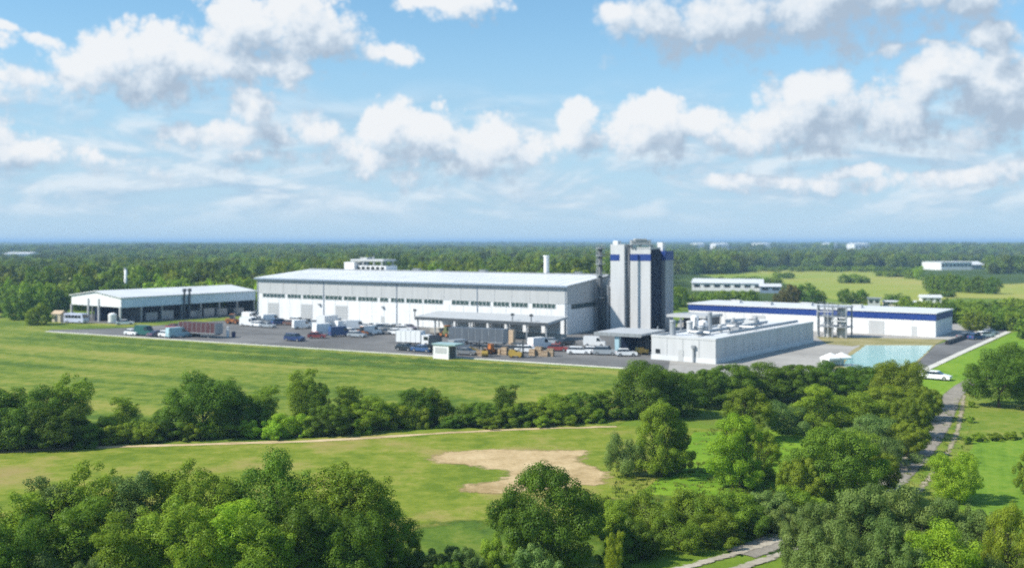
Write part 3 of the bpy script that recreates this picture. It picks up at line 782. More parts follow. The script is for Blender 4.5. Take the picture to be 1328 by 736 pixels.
# ---- loading canopy in front of the hall
dock = thing('loading_canopy', 'long open loading canopy with flat grey roof on posts before the white hall', 'canopy', tuple(Vector((12.8, 234.4, 0)) - E2 * 17), GRID)
b = MB(); b.add([(-31, -.4, 3.7), (4.6, -.4, 3.7), (4.6, 9, 4.5), (-31, 9, 4.5), (-31, -.4, 4.25), (4.6, -.4, 4.25), (4.6, 9, 5.0), (-31, 9, 5.0)],
               [(0, 3, 2, 1), (4, 5, 6, 7), (0, 1, 5, 4), (1, 2, 6, 5), (2, 3, 7, 6), (3, 0, 4, 7)])
part('roof', b, M['light_grey'], dock)
b = MB(); b.box(-31.1, 4.7, -.55, -.41, 3.5, 4.2); part('fascia', b, M['dark_steel'], dock)
for i in range(8):
    x = -30.5 + i * 4.93
    for y in (0, 8.6):
        b = MB(); b.box(x - .14, x + .14, y - .14, y + .14, 0, 3.72 if y == 0 else 4.4); part('post', b, M['steel'], dock)
b = MB(); b.box(-31, 4.6, 5.5, 8.2, 0, 1.1); part('dock_platform', b, M['concrete'], dock)
for x in (-31.4, -4.6, .2):
    b = MB(); b.tube((x, 0, 4.2), (x, 0, 6.0), .12, n=6); b.box(x - .35, x + .35, -.2, .2, 5.4, 5.9); part('flood_light', b, M['dark_steel'], dock)
b = MB()
for i in range(7): b.box(-30 + i * 4.93, -26.6 + i * 4.93, 8.25, 8.4, 1.1, 4.2)
part('dock_screen', b, M['white'], dock)

# ---- exhaust stack with pipework beside the hall
st = thing('exhaust_stack', 'tall dark exhaust stack with ringed platforms between hall and silo tower', 'chimney stack', (21.6, 245.3, 0), GRID)
b = MB(); b.tube((0, 0, 0), (0, 0, 20.4), .62, .5, 14); part('stack_pipe', b, M['dark_steel'], st, True)
for z in (8, 13.5, 16.2, 18.2, 20.0):
    b = MB(); b.tube((0, 0, z), (0, 0, z + .22), 1.15 if z > 13 else .95, n=14)
    for k in range(8):
        a = k * math.pi / 4; b.tube((1.05 * math.cos(a), 1.05 * math.sin(a), z + .2), (1.05 * math.cos(a), 1.05 * math.sin(a), z + 1.2), .05, n=4)
    part('platform', b, M['steel'], st)
b = MB(); b.box(-.9, -.78, -.3, -.22, 0, 20); b.box(-.9, -.78, .22, .3, 0, 20)
for k in range(48): b.box(-.9, -.8, -.22, .22, .4 + k * .4, .46 + k * .4)
part('ladder', b, M['steel'], st)
b = MB()
b.tube((1.5, 1.2, 0), (1.5, 1.2, 12.6), .45, n=10); b.tube((1.5, 1.2, 12.4), (4.6, 2.6, 12.4), .4, n=10); b.tube((2.7, 2.2, 0), (2.7, 2.2, 11), .35, n=10)
part('duct', b, M['steel'], st)
# filter house beside it
fh = thing('filter_house', 'grey steel filter house with pipes behind the dark exhaust stack', 'machine', (26.2, 249.5, 0), GRID)
b = MB(); b.box(-2.6, 1.4, -1.6, 3, 0, 10.5); part('casing', b, M['light_grey'], fh)
b = MB(); b.add([(-2.6, -1.6, 10.5), (1.4, -1.6, 10.5), (1.4, 3, 10.5), (-2.6, 3, 10.5), (-1, .3, 12.6), (-.2, .3, 12.6), (-.2, 1.1, 12.6), (-1, 1.1, 12.6)],
                [(0, 1, 5, 4), (1, 2, 6, 5), (2, 3, 7, 6), (3, 0, 4, 7), (4, 5, 6, 7)]); part('hood', b, M['steel'], fh)
for k in range(3):
    b = MB(); b.tube((-2.2 + k * 1.5, -1.9, 0), (-2.2 + k * 1.5, -1.9, 9.5 - k), .22, n=8); part('pipe', b, M['dark_steel'], fh)
b = MB(); b.box(-2.8, 1.6, -2.4, -1.62, 6.8, 6.95); b.box(-2.8, 1.6, -2.4, -2.3, 7.7, 7.8); part('walkway', b, M['steel'], fh)

# ---- silo tower
tw = thing('silo_tower', 'tall white silo tower with cobalt blue band and grey plant on top', 'silo', (30.7, 239.2, 0), 0)
b = MB()
pl = [Vector((-4.5, 3.8, 0)) + E1 * x + E2 * y for x, y in ((-1.9, -1.4), (1.75, -1.4), (1.75, 3.6), (-1.9, 3.6))]
b.prism(pl, 0, 21.1)
shaft = part('stair_shaft', b, M['light_grey_wall'], tw)
b = MB()
pl2 = [Vector((-4.5, 3.8, 0)) + E1 * x + E2 * y for x, y in ((-1.96, -1.46), (.5, -1.46), (.5, -1.3), (-1.96, -1.3))]
b.prism(pl2, 17.2, 18.7)
pl2 = [Vector((-4.5, 3.8, 0)) + E1 * x + E2 * y for x, y in ((-1.96, -1.3), (-1.8, -1.3), (-1.8, 3.6), (-1.96, 3.6))]
b.prism(pl2, 17.2, 18.7)
part('blue_band', b, M['blue'], shaft)
b = MB(); b.prism([Vector((-4.5, 3.8, 0)) + E1 * x + E2 * y for x, y in ((-1.4, -1), (-.2, -1), (-.2, 1), (-1.4, 1))], 21.1, 22.0)
part('roof_hatch', b, M['white'], shaft)
def tpoly(x0, x1, y0, y1):          # footprint in the hall's axes, origin at the tower's near corner
    o = Vector((2.25, -.6, 0))
    return [o + E1 * x + E2 * y for x, y in ((x0, y0), (x1, y0), (x1, y1), (x0, y1))]


b = MB(); b.prism(tpoly(-5.6, 0, 0, 5.9), 0, 20.1); s1 = part('silo_block', b, M['light_grey_wall'], tw)
b = MB(); b.prism(tpoly(-5.65, .06, -.06, 5.95), 17.2, 18.8); part('blue_band', b, M['blue'], s1)
b = MB(); b.prism(tpoly(-5.7, .1, -.1, 6.0), 20.1, 20.4); part('cap', b, M['light_grey'], s1)
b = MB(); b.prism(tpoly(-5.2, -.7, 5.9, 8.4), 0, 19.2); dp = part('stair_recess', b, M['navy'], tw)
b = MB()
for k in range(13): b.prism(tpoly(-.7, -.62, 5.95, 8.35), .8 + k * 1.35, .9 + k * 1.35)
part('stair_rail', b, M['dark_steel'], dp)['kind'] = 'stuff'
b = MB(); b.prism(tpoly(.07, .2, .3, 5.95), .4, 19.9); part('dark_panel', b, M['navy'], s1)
b = MB(); b.prism(tpoly(-5.4, .35, 8.4, 13.6), 0, 19.3); s2 = part('steel_silo', b, M['steel'], tw)
b = MB(); b.prism(tpoly(-5.5, .42, 8.3, 13.7), 17.2, 19.5); part('blue_cap', b, M['blue'], s2)
b = MB()
for k in range(1, 4): b.prism(tpoly(.34, .42, 8.4 + 1.3 * k - .06, 8.4 + 1.3 * k + .06), .4, 17.1)
part('panel_joint', b, M['light_grey'], s2)['kind'] = 'stuff'
b = MB(); b.tube((-2.75, .2, 0), (-2.75, .2, 20.6), .28, n=10); part('riser_pipe', b, M['dark_steel'], tw, True)
b = MB(); b.box(-2.4, 3.2, .9, 4.9, 20.9, 21.1)
for x in (-2.2, 0.4, 3.0):
    for y in (1.6, 4.4): b.box(x - .1, x + .1, y - .1, y + .1, 20.3, 20.9)
plat = part('top_platform', b, M['steel'], tw)
b = MB(); b.box(-2.0, 2.6, 1.1, 4.6, 21.1, 22.1); b.box(-1.2, 1.6, 1, 4.4, 22.1, 22.5); part('headhouse', b, M['light_grey'], plat)
b = MB()
for x in (-2.35, 3.15):
    for z in (21.6, 22.1): b.box(x - .03, x + .03, .9, 4.9, z, z + .06)
for z in (21.6, 22.1): b.box(-2.35, 3.15, .9, .96, z, z + .06)
part('railing', b, M['dark_steel'], plat)
b = MB(); b.prism(tpoly(-2.2, -.8, 9.4, 11.2), 19.5, 21.6); part('vent_house', b, M['white'], tw)
b = MB(); b.tube((2.2, .6, 20.5), (5.5, 6.0, 19.6), .16, n=8); part('conveyor_pipe', b, M['steel'], tw)
b = MB(); b.prism(tpoly(-6.2, .5, -.5, -.06), 0, .6); part('plinth', b, M['concrete'], tw)

# ---- canopy with one teal post at the silo's foot
cp = gp(800, 460)
ca = thing('entrance_canopy', 'flat pale canopy on a teal post at the foot of the silo tower', 'canopy', tuple(cp), GRID)
b = MB(); b.box(-4.6, 5.2, -.4, 11.5, 3.85, 4.25); part('roof', b, M['light_grey'], ca)
b = MB(); b.box(-4.7, 5.3, -.5, -.41, 3.65, 4.3); part('fascia', b, M['steel'], ca)
b = MB(); b.box(-.45, .45, 0, .9, 0, 3.85); part('post', b, M['c_cyan'], ca)
for x in (-4.3, 4.9):
    b = MB(); b.box(x - .12, x + .12, 11, 11.24, 0, 3.85); part('post', b, M['steel'], ca)
b = MB(); b.box(-4.4, 5.0, 9.5, 10.4, 0, 3.85); part('screen_wall', b, M['navy'], ca)
pil = thing('leaning_mast', 'slim pale leaning mast beside the low white building and silo', 'mast', tuple(gp(848, 452)), 0)
b = MB(); b.tube((0, 0, 0), (.9, .3, 4.6), .16, .12, 8); part('pole', b, M['steel'], pil)
b = MB(); b.box(-.35, .35, -.35, .35, 0, .3); part('foot', b, M['concrete'], pil)

# ---- low white building
LR = math.atan2(-.605, .797)
low = thing('low_building', 'low white flat roofed building with vents and tanks on its roof', 'building', (36.3, 178.7, 0), LR)
W, DL, HT = 13.0, 47.7, 4.15
b = MB(); b.box(-W, 0, 0, DL, .9, HT); part('wall', b, M['light_grey_wall'], low)
b = MB(); b.box(-W - .05, .05, -.05, DL + .05, 0, .9); part('plinth', b, M['roof_white'], low)
b = MB(); b.box(-W + .3, -.3, .3, DL - .3, HT - .3, HT + .02); rf = part('roof', b, M['roof_white'], low)
b = MB()
for a in ((-W - .06, .06, -.06, .3), (-W - .06, .06, DL - .3, DL + .06)): b.box(a[0], a[1], a[2], a[3], HT, HT + .4)
b.box(-W - .06, -W + .3, .3, DL - .3, HT, HT + .4); b.box(-.3, .06, .3, DL - .3, HT, HT + .4)
part('parapet', b, M['light_grey_wall'], low)
b = MB()
for i in range(1, 12): b.box(-.0, .045, DL * i / 12 - .03, DL * i / 12 + .03, .9, HT)
for i in range(1, 4): b.box(-W * i / 4 - .03, -W * i / 4 + .03, -.045, 0, .9, HT)
part('panel_joint', b, M['light_grey'], low)['kind'] = 'stuff'
b = MB(); b.box(-12.1, -11.2, -.08, -.01, 1.2, 2.0); part('window', b, M['glass'], low)
b = MB(); b.box(-4.4, -4.1, -.35, -.06, 0, 2.6); b.box(-4.6, -3.9, -.5, -.06, 2.6, 3.1); part('meter_box', b, M['steel'], low)
b = MB(); b.box(-7.4, -6.4, -.09, -.051, 0, 2.1); part('door', b, M['light_grey'], low)
rr = random.Random(4)


def unit(x, y, sx, sy, h, m):
    b = MB(); z = HT + .02
    b.box(x - sx, x + sx, y - sy, y + sy, z + .25, z + h)
    for i in (-1, 1):
        for j in (-1, 1): b.box(x + i * sx * .8 - .08, x + i * sx * .8 + .08, y + j * sy * .8 - .08, y + j * sy * .8 + .08, z, z + .25)
    u = part('rooftop_unit', b, m, rf)
    b = MB(); b.tube((x, y, z + h), (x, y, z + h + .12), min(sx, sy) * .6, n=12); part('fan', b, M['dark_steel'], u)


def vent(x, y, r, h, m, dome=True):
    b = MB(); z = HT + .02
    b.tube((x, y, z), (x, y, z + h), r, n=12)
    if dome: b.dome((x, y, z + h), r * 1.25, r * .7, 12, 3)
    part('roof_vent', b, m, rf)


for q in ((-9.8, 14, 1.0, 1.2, 1.2, 'c_silver'), (-5.4, 20, 1.1, .8, .9, 'steel'), (-8.8, 27, 1.0, 1.5, 1.1, 'steel'), (-9, 36, 1.2, 1.2, 1.1, 'light_grey')):
    unit(q[0], q[1], q[2], q[3], q[4], M[q[5]])
for q in ((-11.2, 5.0, .55, 2.6, 'steel'), (-11.0, 11.5, .6, 2.0, 'light_grey'), (-7.2, 9, .7, 1.4, 'steel'), (-11.4, 21, .45, 3.2, 'steel'), (-7.0, 16.5, .4, 1.2, 'light_grey'), (-6.8, 33, .4, 1.8, 'steel'), (-11, 31, .4, 1.5, 'light_grey')):
    vent(q[0], q[1], q[2], q[3], M[q[4]])
b = MB()
for x0, y0, x1, y1 in ((-6.5, 5, -6.5, 38), (-2.2, 10, -2.2, 44), (-9.5, 8, -5, 8), (-9, 24, -3, 24)): b.tube((x0, y0, HT + .6), (x1, y1, HT + .6), .3, n=8)
part('duct', b, M['steel'], rf)

# ---- long white building with the blue band
BR = R(-35.5)
bb = thing('blue_band_building', 'long white flat roofed building with a cobalt blue band under its eaves', 'building', (96.7, 228.8, 0), BR)
b = MB(); b.box(-61.5, 0, 0, 17, 0, 3.75); part('wall', b, M['white'], bb)
b = MB(); b.box(-61.6, .1, -.1, 17.1, 3.75, 5.3); part('blue_band', b, M['blue'], bb)
b = MB(); b.box(-61.8, .3, -.3, 17.3, 5.3, 5.55); r2 = part('roof', b, M['roof_white'], bb)
for x, y, s in ((-20, 8, 1.2), (-33, 9, 1.5), (-42, 6, 1), (-52, 9, 1.3)):
    b = MB(); b.box(x - s, x + s, y - .8, y + .8, 5.55, 6.3); part('rooftop_unit', b, M['light_grey'], r2)
for x in (-5.3, -15, -44, -56):
    b = MB(); b.box(x, x + (1.2 if x > -10 else 3.6), -.06, .01, 0, 2.3 if x > -10 else 3.2); part('door', b, M['light_grey'], bb)
b = MB()
for i in range(1, 12): b.box(-61.5 * i / 12 - .03, -61.5 * i / 12 + .03, -.035, 0, 0, 3.75)
part('panel_joint', b, M['light_grey'], bb)['kind'] = 'stuff'

# ---- steel process frame before it
pf = thing('process_frame', 'open grey steel process frame with decks and pipes before the blue banded building', 'steel frame', tuple(gp(1062, 437)), BR)
for x in (0, 3.1, 6.2):
    for y in (0, 4):
        b = MB(); b.box(x - .16, x + .16, y - .16, y + .16, 0, 7.4); part('column', b, M['steel'], pf)
for z in (2.4, 4.7, 6.9):
    b = MB(); b.box(-.3, 6.5, -.3, 4.3, z, z + .22); b.box(-.3, 6.5, -.32, -.26, z + .7, z + .76); b.box(-.3, 6.5, -.32, -.26, z + 1.1, z + 1.16); part('deck', b, M['steel'], pf)
for x, y, z, r, h in ((1.5, 2, 2.62, .85, 1.9), (4.6, 1.8, 2.62, .8, 1.7), (1.4, 2, 0, .9, 2.2), (4.4, 2.2, 0, 1.0, 2.2), (4.7, 2.2, 4.92, .8, 1.8)):
    b = MB(); b.tube((x, y, z), (x, y, z + h), r, n=14); part('vessel', b, M['light_grey'], pf, False)
b = MB(); b.tube((-.2, -.5, .5), (-.2, -.5, 7.6), .14, n=6); b.tube((3, -.5, 3.9), (6.4, -.5, 3.9), .14, n=6); b.tube((0, -.45, 5.9), (3, -.45, 5.9), .12, n=6); b.tube((2.2, -.45, 0), (2.2, -.45, 7.9), .1, n=6)
part('pipe', b, M['light_grey'], pf)
b = MB()
for z0 in (0, 2.4, 4.7): b.tube((0, -.2, z0), (3.1, -.2, z0 + 2.4), .06, n=4); b.tube((6.2, -.2, z0), (3.1, -.2, z0 + 2.4), .06, n=4)
part('brace', b, M['dark_steel'], pf)

# ---- grey annex between tower and blue-banded building
an = thing('open_annex', 'low grey roofed annex with dark open front between silo tower and blue banded building', 'shed', tuple(gp(868, 433)), BR)
b = MB(); b.box(-.5, 9.5, -.5, 9, 4.1, 4.7); part('roof', b, M['light_grey'], an)
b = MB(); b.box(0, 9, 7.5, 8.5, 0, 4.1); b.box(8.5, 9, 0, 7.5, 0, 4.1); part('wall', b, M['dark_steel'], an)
for x in (.2, 3, 6, 8.7):
    b = MB(); b.box(x - .15, x + .15, -.1, .2, 0, 4.1); part('post', b, M['steel'], an)
for px, py, h, r, lab in ((901, 445, 5.6, .85, 'slim white tank with domed top next to the open annex'), (912, 443, 4.3, 1.0, 'stout white tank with domed top behind the roof vents')):
    t = thing('storage_tank', lab, 'tank', tuple(gp(px, py)))
    b = MB(); b.tube((0, 0, .3), (0, 0, h), r, n=18); b.dome((0, 0, h), r, .5, 18, 4); part('shell', b, M['white'], t, True)
    b = MB(); b.tube((0, 0, 0), (0, 0, .32), r + .15, n=18); part('base', b, M['concrete'], t)
    b = MB(); b.box(-.2, .2, -r - .25, -r - .05, 0, h); part('ladder', b, M['steel'], t)

# ---- open-sided shed at the yard's far corner
SR = math.atan2(-.583, .815)
sh = thing('open_shed', 'long open sided shed with pale metal roof and shade tinted blue fascia behind the yard', 'shed', (-104.2, 267.3, 0), SR)
LS, WS, E_, Rg = 45.2, 23.7, 6.7, 8.15
b = MB()
for s in (0, 1):
    x0, x1 = (-WS - .5, -WS / 2) if s == 0 else (-WS / 2, .5)
    z0, z1 = (E_, Rg) if s == 0 else (Rg, E_)
    b.add([(x0, -.5, z0), (x1, -.5, z1), (x1, LS + .5, z1), (x0, LS + .5, z0), (x0, -.5, z0 + .2), (x1, -.5, z1 + .2), (x1, LS + .5, z1 + .2), (x0, LS + .5, z0 + .2)],
          [(0, 3, 2, 1), (4, 5, 6, 7), (0, 1, 5, 4), (1, 2, 6, 5), (2, 3, 7, 6), (3, 0, 4, 7)])
r3 = part('roof', b, M['roof'], sh)
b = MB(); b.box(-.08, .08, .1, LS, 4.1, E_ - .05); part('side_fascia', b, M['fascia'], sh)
b = MB(); b.add([(-WS, -.08, 4.2), (0, -.08, 4.2), (0, -.08, E_ - .05), (-WS / 2, -.08, Rg - .08), (-WS, -.08, E_ - .05), (-WS, .08, 4.2), (0, .08, 4.2), (0, .08, E_ - .05), (-WS / 2, .08, Rg - .08), (-WS, .08, E_ - .05)],
                [(0, 1, 2, 3, 4), (9, 8, 7, 6, 5), (0, 5, 6, 1), (1, 6, 7, 2), (2, 7, 8, 3), (3, 8, 9, 4), (4, 9, 5, 0)])
part('gable_fascia', b, M['white'], sh)
for x in (-WS + .2, -15.2, -10.2, -.25):
    b = MB(); b.box(x - .25, x + .25, -.35, .15, 0, 6.2 if x in (-15.2, -10.2) else 4.3); part('post', b, M['light_grey'], sh)
for i in range(1, 8):
    y = LS * i / 7 - .2
    for x in (-WS + .2, -.3):
        b = MB(); b.box(x - .2, x + .2, y - .2, y + .2, 0, 4.3); part('post', b, M['steel'], sh)
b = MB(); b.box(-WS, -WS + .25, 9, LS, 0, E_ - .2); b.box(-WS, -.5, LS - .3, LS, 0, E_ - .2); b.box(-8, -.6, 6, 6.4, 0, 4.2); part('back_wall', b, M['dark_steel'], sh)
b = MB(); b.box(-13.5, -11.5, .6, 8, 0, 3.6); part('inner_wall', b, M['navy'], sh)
for y in (19.5, 21.2):
    b = MB(); b.tube((.5, y, 0), (.5, y, 8.2), .3, n=8); b.box(.1, .9, y - .4, y + .4, 7.6, 8.5); part('vent_pipe', b, M['dark_steel'], sh)
for k, (y, hx, hh, mm) in enumerate(((10, 2.4, 2.2, 'grey_tarp'), (15, 2.6, 2.5, 'c_grey'), (24, 2.2, 1.9, 'c_navy'), (29, 2.5, 2.4, 'navy'), (34, 2.0, 2.0, 'c_silver'), (40, 2.2, 1.8, 'grey_tarp'))):
    o = thing('storage_crate', ('slate', 'mid grey', 'dark blue', 'navy', 'silver', 'pale slate')[k] + ' storage crate under the roof of the open sided shed', 'crate', tuple(Vector((-104.2, 267.3, 0)) + Matrix.Rotation(SR, 3, 'Z') @ Vector((-3.4, y, 0))), SR)
    b = MB(); b.box(-hx, hx, -1.8, 1.8, .15, hh); part('box', b, M[mm], o)
    b = MB()
    for i in range(5): b.box(-hx - .04, -hx + 2 * hx * i / 4 + .04 if False else -hx + .05, -1.84, 1.84, .15 + i * .01, hh) if i == 0 else b.box(-hx + 2 * hx * i / 4 - .05, -hx + 2 * hx * i / 4 + .05, -1.85, 1.85, .14, hh + .03)
    part('rib', b, M['steel'], o)
    b = MB(); b.box(-hx + .2, hx - .2, -1.6, -1.2, 0, .15); b.box(-hx + .2, hx - .2, 1.2, 1.6, 0, .15); part('skid', b, M['dark_steel'], o)
vs = thing('vent_stack', 'slim white vent stack rising behind the roof of the open sided shed', 'chimney stack', tuple(gp(163, 400)))
b = MB(); b.tube((0, 0, 0), (0, 0, 12.9), .5, .45, 12); part('pipe', b, M['white'], vs, True)
b = MB(); b.tube((0, 0, 12.9), (0, 0, 13.3), .62, .62, 12); part('cap', b, M['steel'], vs)
b = MB(); b.box(-.8, .8, -.8, .8, 0, .5); part('base', b, M['concrete'], vs)

hut = thing('garden_hut', 'small beige hut with dark roof left of the open sided shed', 'hut', tuple(gp(77, 417)), R(-20))
b = MB(); b.box(-1.5, 1.5, -1.2, 1.2, 0, 2.2); part('wall', b, M['beige'], hut)
b = MB(); b.add([(-1.7, -1.4, 2.2), (1.7, -1.4, 2.2), (1.7, 1.4, 2.2), (-1.7, 1.4, 2.2), (-1.7, 0, 3.1), (1.7, 0, 3.1)], [(0, 1, 5, 4), (2, 3, 4, 5), (0, 4, 3), (1, 2, 5), (0, 3, 2, 1)]); part('roof', b, M['tan'], hut)
b = MB(); b.box(-.4, .5, -1.25, -1.2, 0, 1.8); part('door', b, M['dark_steel'], hut)

# ---- kiosk at the yard's front
ki = thing('gate_kiosk', 'small white kiosk with faded teal flat roof at the front edge of the yard', 'kiosk', tuple(gp(579, 464.5)), GRID)
b = MB(); b.box(-2.2, 1.3, -1.2, 1.4, 0, 2.6); part('wall', b, M['white'], ki)
b = MB(); b.box(-2.4, 2.9, -1.4, 1.6, 2.6, 2.85); part('roof', b, M['teal_grey'], ki)
b = MB(); b.box(-1.7, .8, -1.25, -1.2, 1.1, 2.1); w_ = part('window', b, M['light_grey'], ki)
b = MB(); b.box(1.301, 1.36, -.9, 1.1, .1, 2.3); part('door', b, M['dark_steel'], ki)

# ---- pavilion by the pond
pv = thing('canvas_pavilion', 'white canvas pavilion with a scalloped roof beside the turquoise pond', 'pavilion', tuple(gp(1085, 474)), R(20))
b = MB()
for cx in (-1.2, 1.1):
    b.add([(cx - 1.35, -1.3, 1.5), (cx + 1.35, -1.3, 1.5), (cx + 1.35, 1.3, 1.5), (cx - 1.35, 1.3, 1.5), (cx, 0, 2.35)], [(0, 1, 4), (1, 2, 4), (2, 3, 4), (3, 0, 4)])
    b.add([(cx - 1.35, -1.3, 1.2), (cx + 1.35, -1.3, 1.2), (cx + 1.35, 1.3, 1.2), (cx - 1.35, 1.3, 1.2), (cx - 1.35, -1.3, 1.5), (cx + 1.35, -1.3, 1.5), (cx + 1.35, 1.3, 1.5), (cx - 1.35, 1.3, 1.5)], [(0, 1, 5, 4), (1, 2, 6, 5), (2, 3, 7, 6), (3, 0, 4, 7)])
part('roof', b, M['tent'], pv)
for x in (-2.5, -.1, 2.4):
    for y in (-1.25, 1.25):
        b = MB(); b.tube((x, y, 0), (x, y, 1.5), .05, n=6); part('pole', b, M['white'], pv)
b = MB(); b.box(-2.4, 2.3, .9, 1.2, 0, 1.3); part('back_sheet', b, M['tent'], pv)

# ---- distant buildings
def far_building(name, lab, px0, px1, py, h, depth, rot, wall, roofm, grp=None, cat='building', gable=0.0, wins=6):
    a, c = gp(px0, py), gp(px1, py)
    w = (c - a).length
    t = thing(name, lab, cat, tuple((a + c) / 2), rot, grp)
    b = MB(); b.box(-w / 2, w / 2, 0, depth, 0, h); part('wall', b, wall, t)
    b = MB(); b.add([(-w / 2 - .4, -.5, h), (w / 2 + .4, -.5, h), (w / 2 + .4, depth + .5, h), (-w / 2 - .4, depth + .5, h), (-w / 2 - .4, depth / 2, h + gable + .3), (w / 2 + .4, depth / 2, h + gable + .3)],
                    [(0, 1, 5, 4), (2, 3, 4, 5), (0, 4, 3), (1, 2, 5), (0, 3, 2, 1)]); part('roof', b, roofm, t)
    for i in range(wins):
        x = -w / 2 + w * (i + .5) / wins
        b = MB(); b.box(x - w / wins * .3, x + w / wins * .3, -.06, .01, h * .45, h * .75); part('window', b, M['glass'], t)
    return t


far_building('warehouse', 'wide white warehouse with pale roof behind the tree belt beyond the silo tower', 898, 988, 377, 3.4, 26, R(-14), M['white'], M['roof_white'], gable=1.2, wins=7)
far_building('warehouse', 'small slate blue shed at the near end of the wide white warehouse', 986, 1012, 380, 2.8, 14, R(-14), M['gutter'], M['roof'], gable=.6, wins=2)
far_building('distant_factory', 'white works with tall end block among trees beyond the hay field', 1219, 1262, 350, 6.0, 26, R(8), M['white'], M['roof_white'], wins=8)
far_building('distant_factory', 'small pale gabled works right beside the white works beyond the hay field', 1259, 1277, 349, 3.6, 18, R(8), M['light_grey'], M['roof'], gable=2, wins=3)
far_building('distant_house', 'pale house among trees near the right edge beyond the hay field', 1302, 1322, 347, 4.6, 14, R(-10), M['beige'], M['roof'], gable=2.5, wins=4)
far_building('distant_works', 'pale works in the forest clearing far beyond the open sided shed', 4, 36, 340.5, 9, 40, R(5), M['white'], M['roof_white'], gable=1, wins=6)
GF = 'tiny white buildings in the far forest'
for px0, px1, py, lab in ((902, 914, 325.5, 'nearest to the silo tower'), (928, 945, 325.5, 'second out from the silo tower'), (982, 999, 325.2, 'third out from the silo tower'), (1074, 1086, 325.5, 'fourth out from the silo tower'), (1108, 1128, 325.6, 'fifth and longest out from the silo tower')):
    far_building('far_building', 'tiny white building in the far forest, ' + lab, px0, px1, py, 15, 40, R(5), M['white'], M['roof_white'], GF, gable=2, wins=4)
far_building('pump_house', 'small grey block behind the flat roof of the blue banded building', 1126, 1141, 397, 2.6, 4, R(-20), M['light_grey'], M['steel'], wins=2)
far_building('storage_shed', 'long low pale shed in the hay field behind the blue banded building', 1148, 1190, 397, 1.5, 6, R(-14), M['beige'], M['roof_white'], wins=5)
far_building('storage_shed', 'short white shed beside the low pale shed at the hay field edge', 1196, 1220, 392, 1.8, 6, R(-14), M['white'], M['roof_white'], gable=.5, wins=3)

# ---- small yard furniture
bar = thing('shade_dark_hedge', 'low hedge painted dark as shaded along the service road beyond the pond', 'barrier', tuple(gp(1228, 447)), 0)
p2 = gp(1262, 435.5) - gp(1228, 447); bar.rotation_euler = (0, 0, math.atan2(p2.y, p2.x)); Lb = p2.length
b = MB(); b.box(0, Lb, -.25, .25, .15, .85); part('panel', b, M['dark_steel'], bar)  # dark colour stands for the shade on a low kerbside hedge
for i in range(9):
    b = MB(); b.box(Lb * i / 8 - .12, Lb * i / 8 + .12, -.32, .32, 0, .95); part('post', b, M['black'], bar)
ps = thing('gate_post', 'stout white post standing alone at the left end of the grey yard', 'post', tuple(gp(295.5, 437)))
b = MB(); b.box(-.28, .28, -.28, .28, 0, 2.3); part('post', b, M['white'], ps)
b = MB(); b.add([(-.36, -.36, 2.3), (.36, -.36, 2.3), (.36, .36, 2.3), (-.36, .36, 2.3), (0, 0, 2.55)], [(0, 1, 4), (1, 2, 4), (2, 3, 4), (3, 0, 4), (0, 3, 2, 1)]); part('cap', b, M['light_grey'], ps)
rb = thing('litter_bin', 'blue litter bin beside the stout white post in the yard', 'bin', tuple(gp(303, 437)))
b = MB(); b.tube((0, 0, .08), (0, 0, 1.1), .42, .5, 12); part('body', b, M['c_navy'], rb)
b = MB(); b.dome((0, 0, 1.1), .53, .3, 12, 3); part('lid', b, M['c_black'], rb)
b = MB(); b.tube((0, 0, 0), (0, 0, .08), .45, n=12); part('base', b, M['dark_steel'], rb)
tc_ = thing('cardboard_stack', 'tall tan stack of cartons standing behind the dark grey trailer end', 'stack', tuple(gp(664, 446)), GRID)
b = MB()
for k in range(4): b.box(-.55, .55, -.5, .5, .16 + k * .72, .16 + k * .72 + .7)
part('cartons', b, M['tan'], tc_)
b = MB(); b.box(-.6, .6, -.55, .55, 0, .15); part('pallet', b, M['pallet'], tc_)
GP = 'timber pallet stacks on the yard front'
for k, (px, py, n_, s) in enumerate(((647, 459, 5, .9), (655, 460, 7, .9), (691, 461, 6, .9), (699, 461, 8, 1), (707, 462, 5, .9), (714, 462, 7, .9), (622, 461, 5, .8))):
    o = thing('pallet_stack', ('low stack of timber pallets, nearest the orange loader', 'taller stack of timber pallets between orange loader and yellow skip', 'stack of timber pallets, first beyond the yellow skip', 'tallest stack of timber pallets, second beyond the yellow skip', 'low stack of timber pallets, third beyond the yellow skip', 'stack of timber pallets nearest the maroon car', 'small stack of timber pallets beside the yellow forklift near the kiosk')[k], 'pallets', tuple(gp(px, py)), GRID + R(4 * k - 10), GP)
    for j in range(n_):
        z = j * .22; b = MB()
        for i in range(3): b.box(-s * .7, s * .7, -s * .5 + i * s * .45, -s * .5 + i * s * .45 + .1, z, z + .12)
        for i in range(5): b.box(-s * .7 + i * s * .3, -s * .7 + i * s * .3 + .2, -s * .5, s * .5, z + .12, z + .2)
        part('pallet', b, M['pallet'] if (j + k) % 3 else M['tan'], o)
# ------------------------------------------------------------------ trees and shrubs
ALL = []


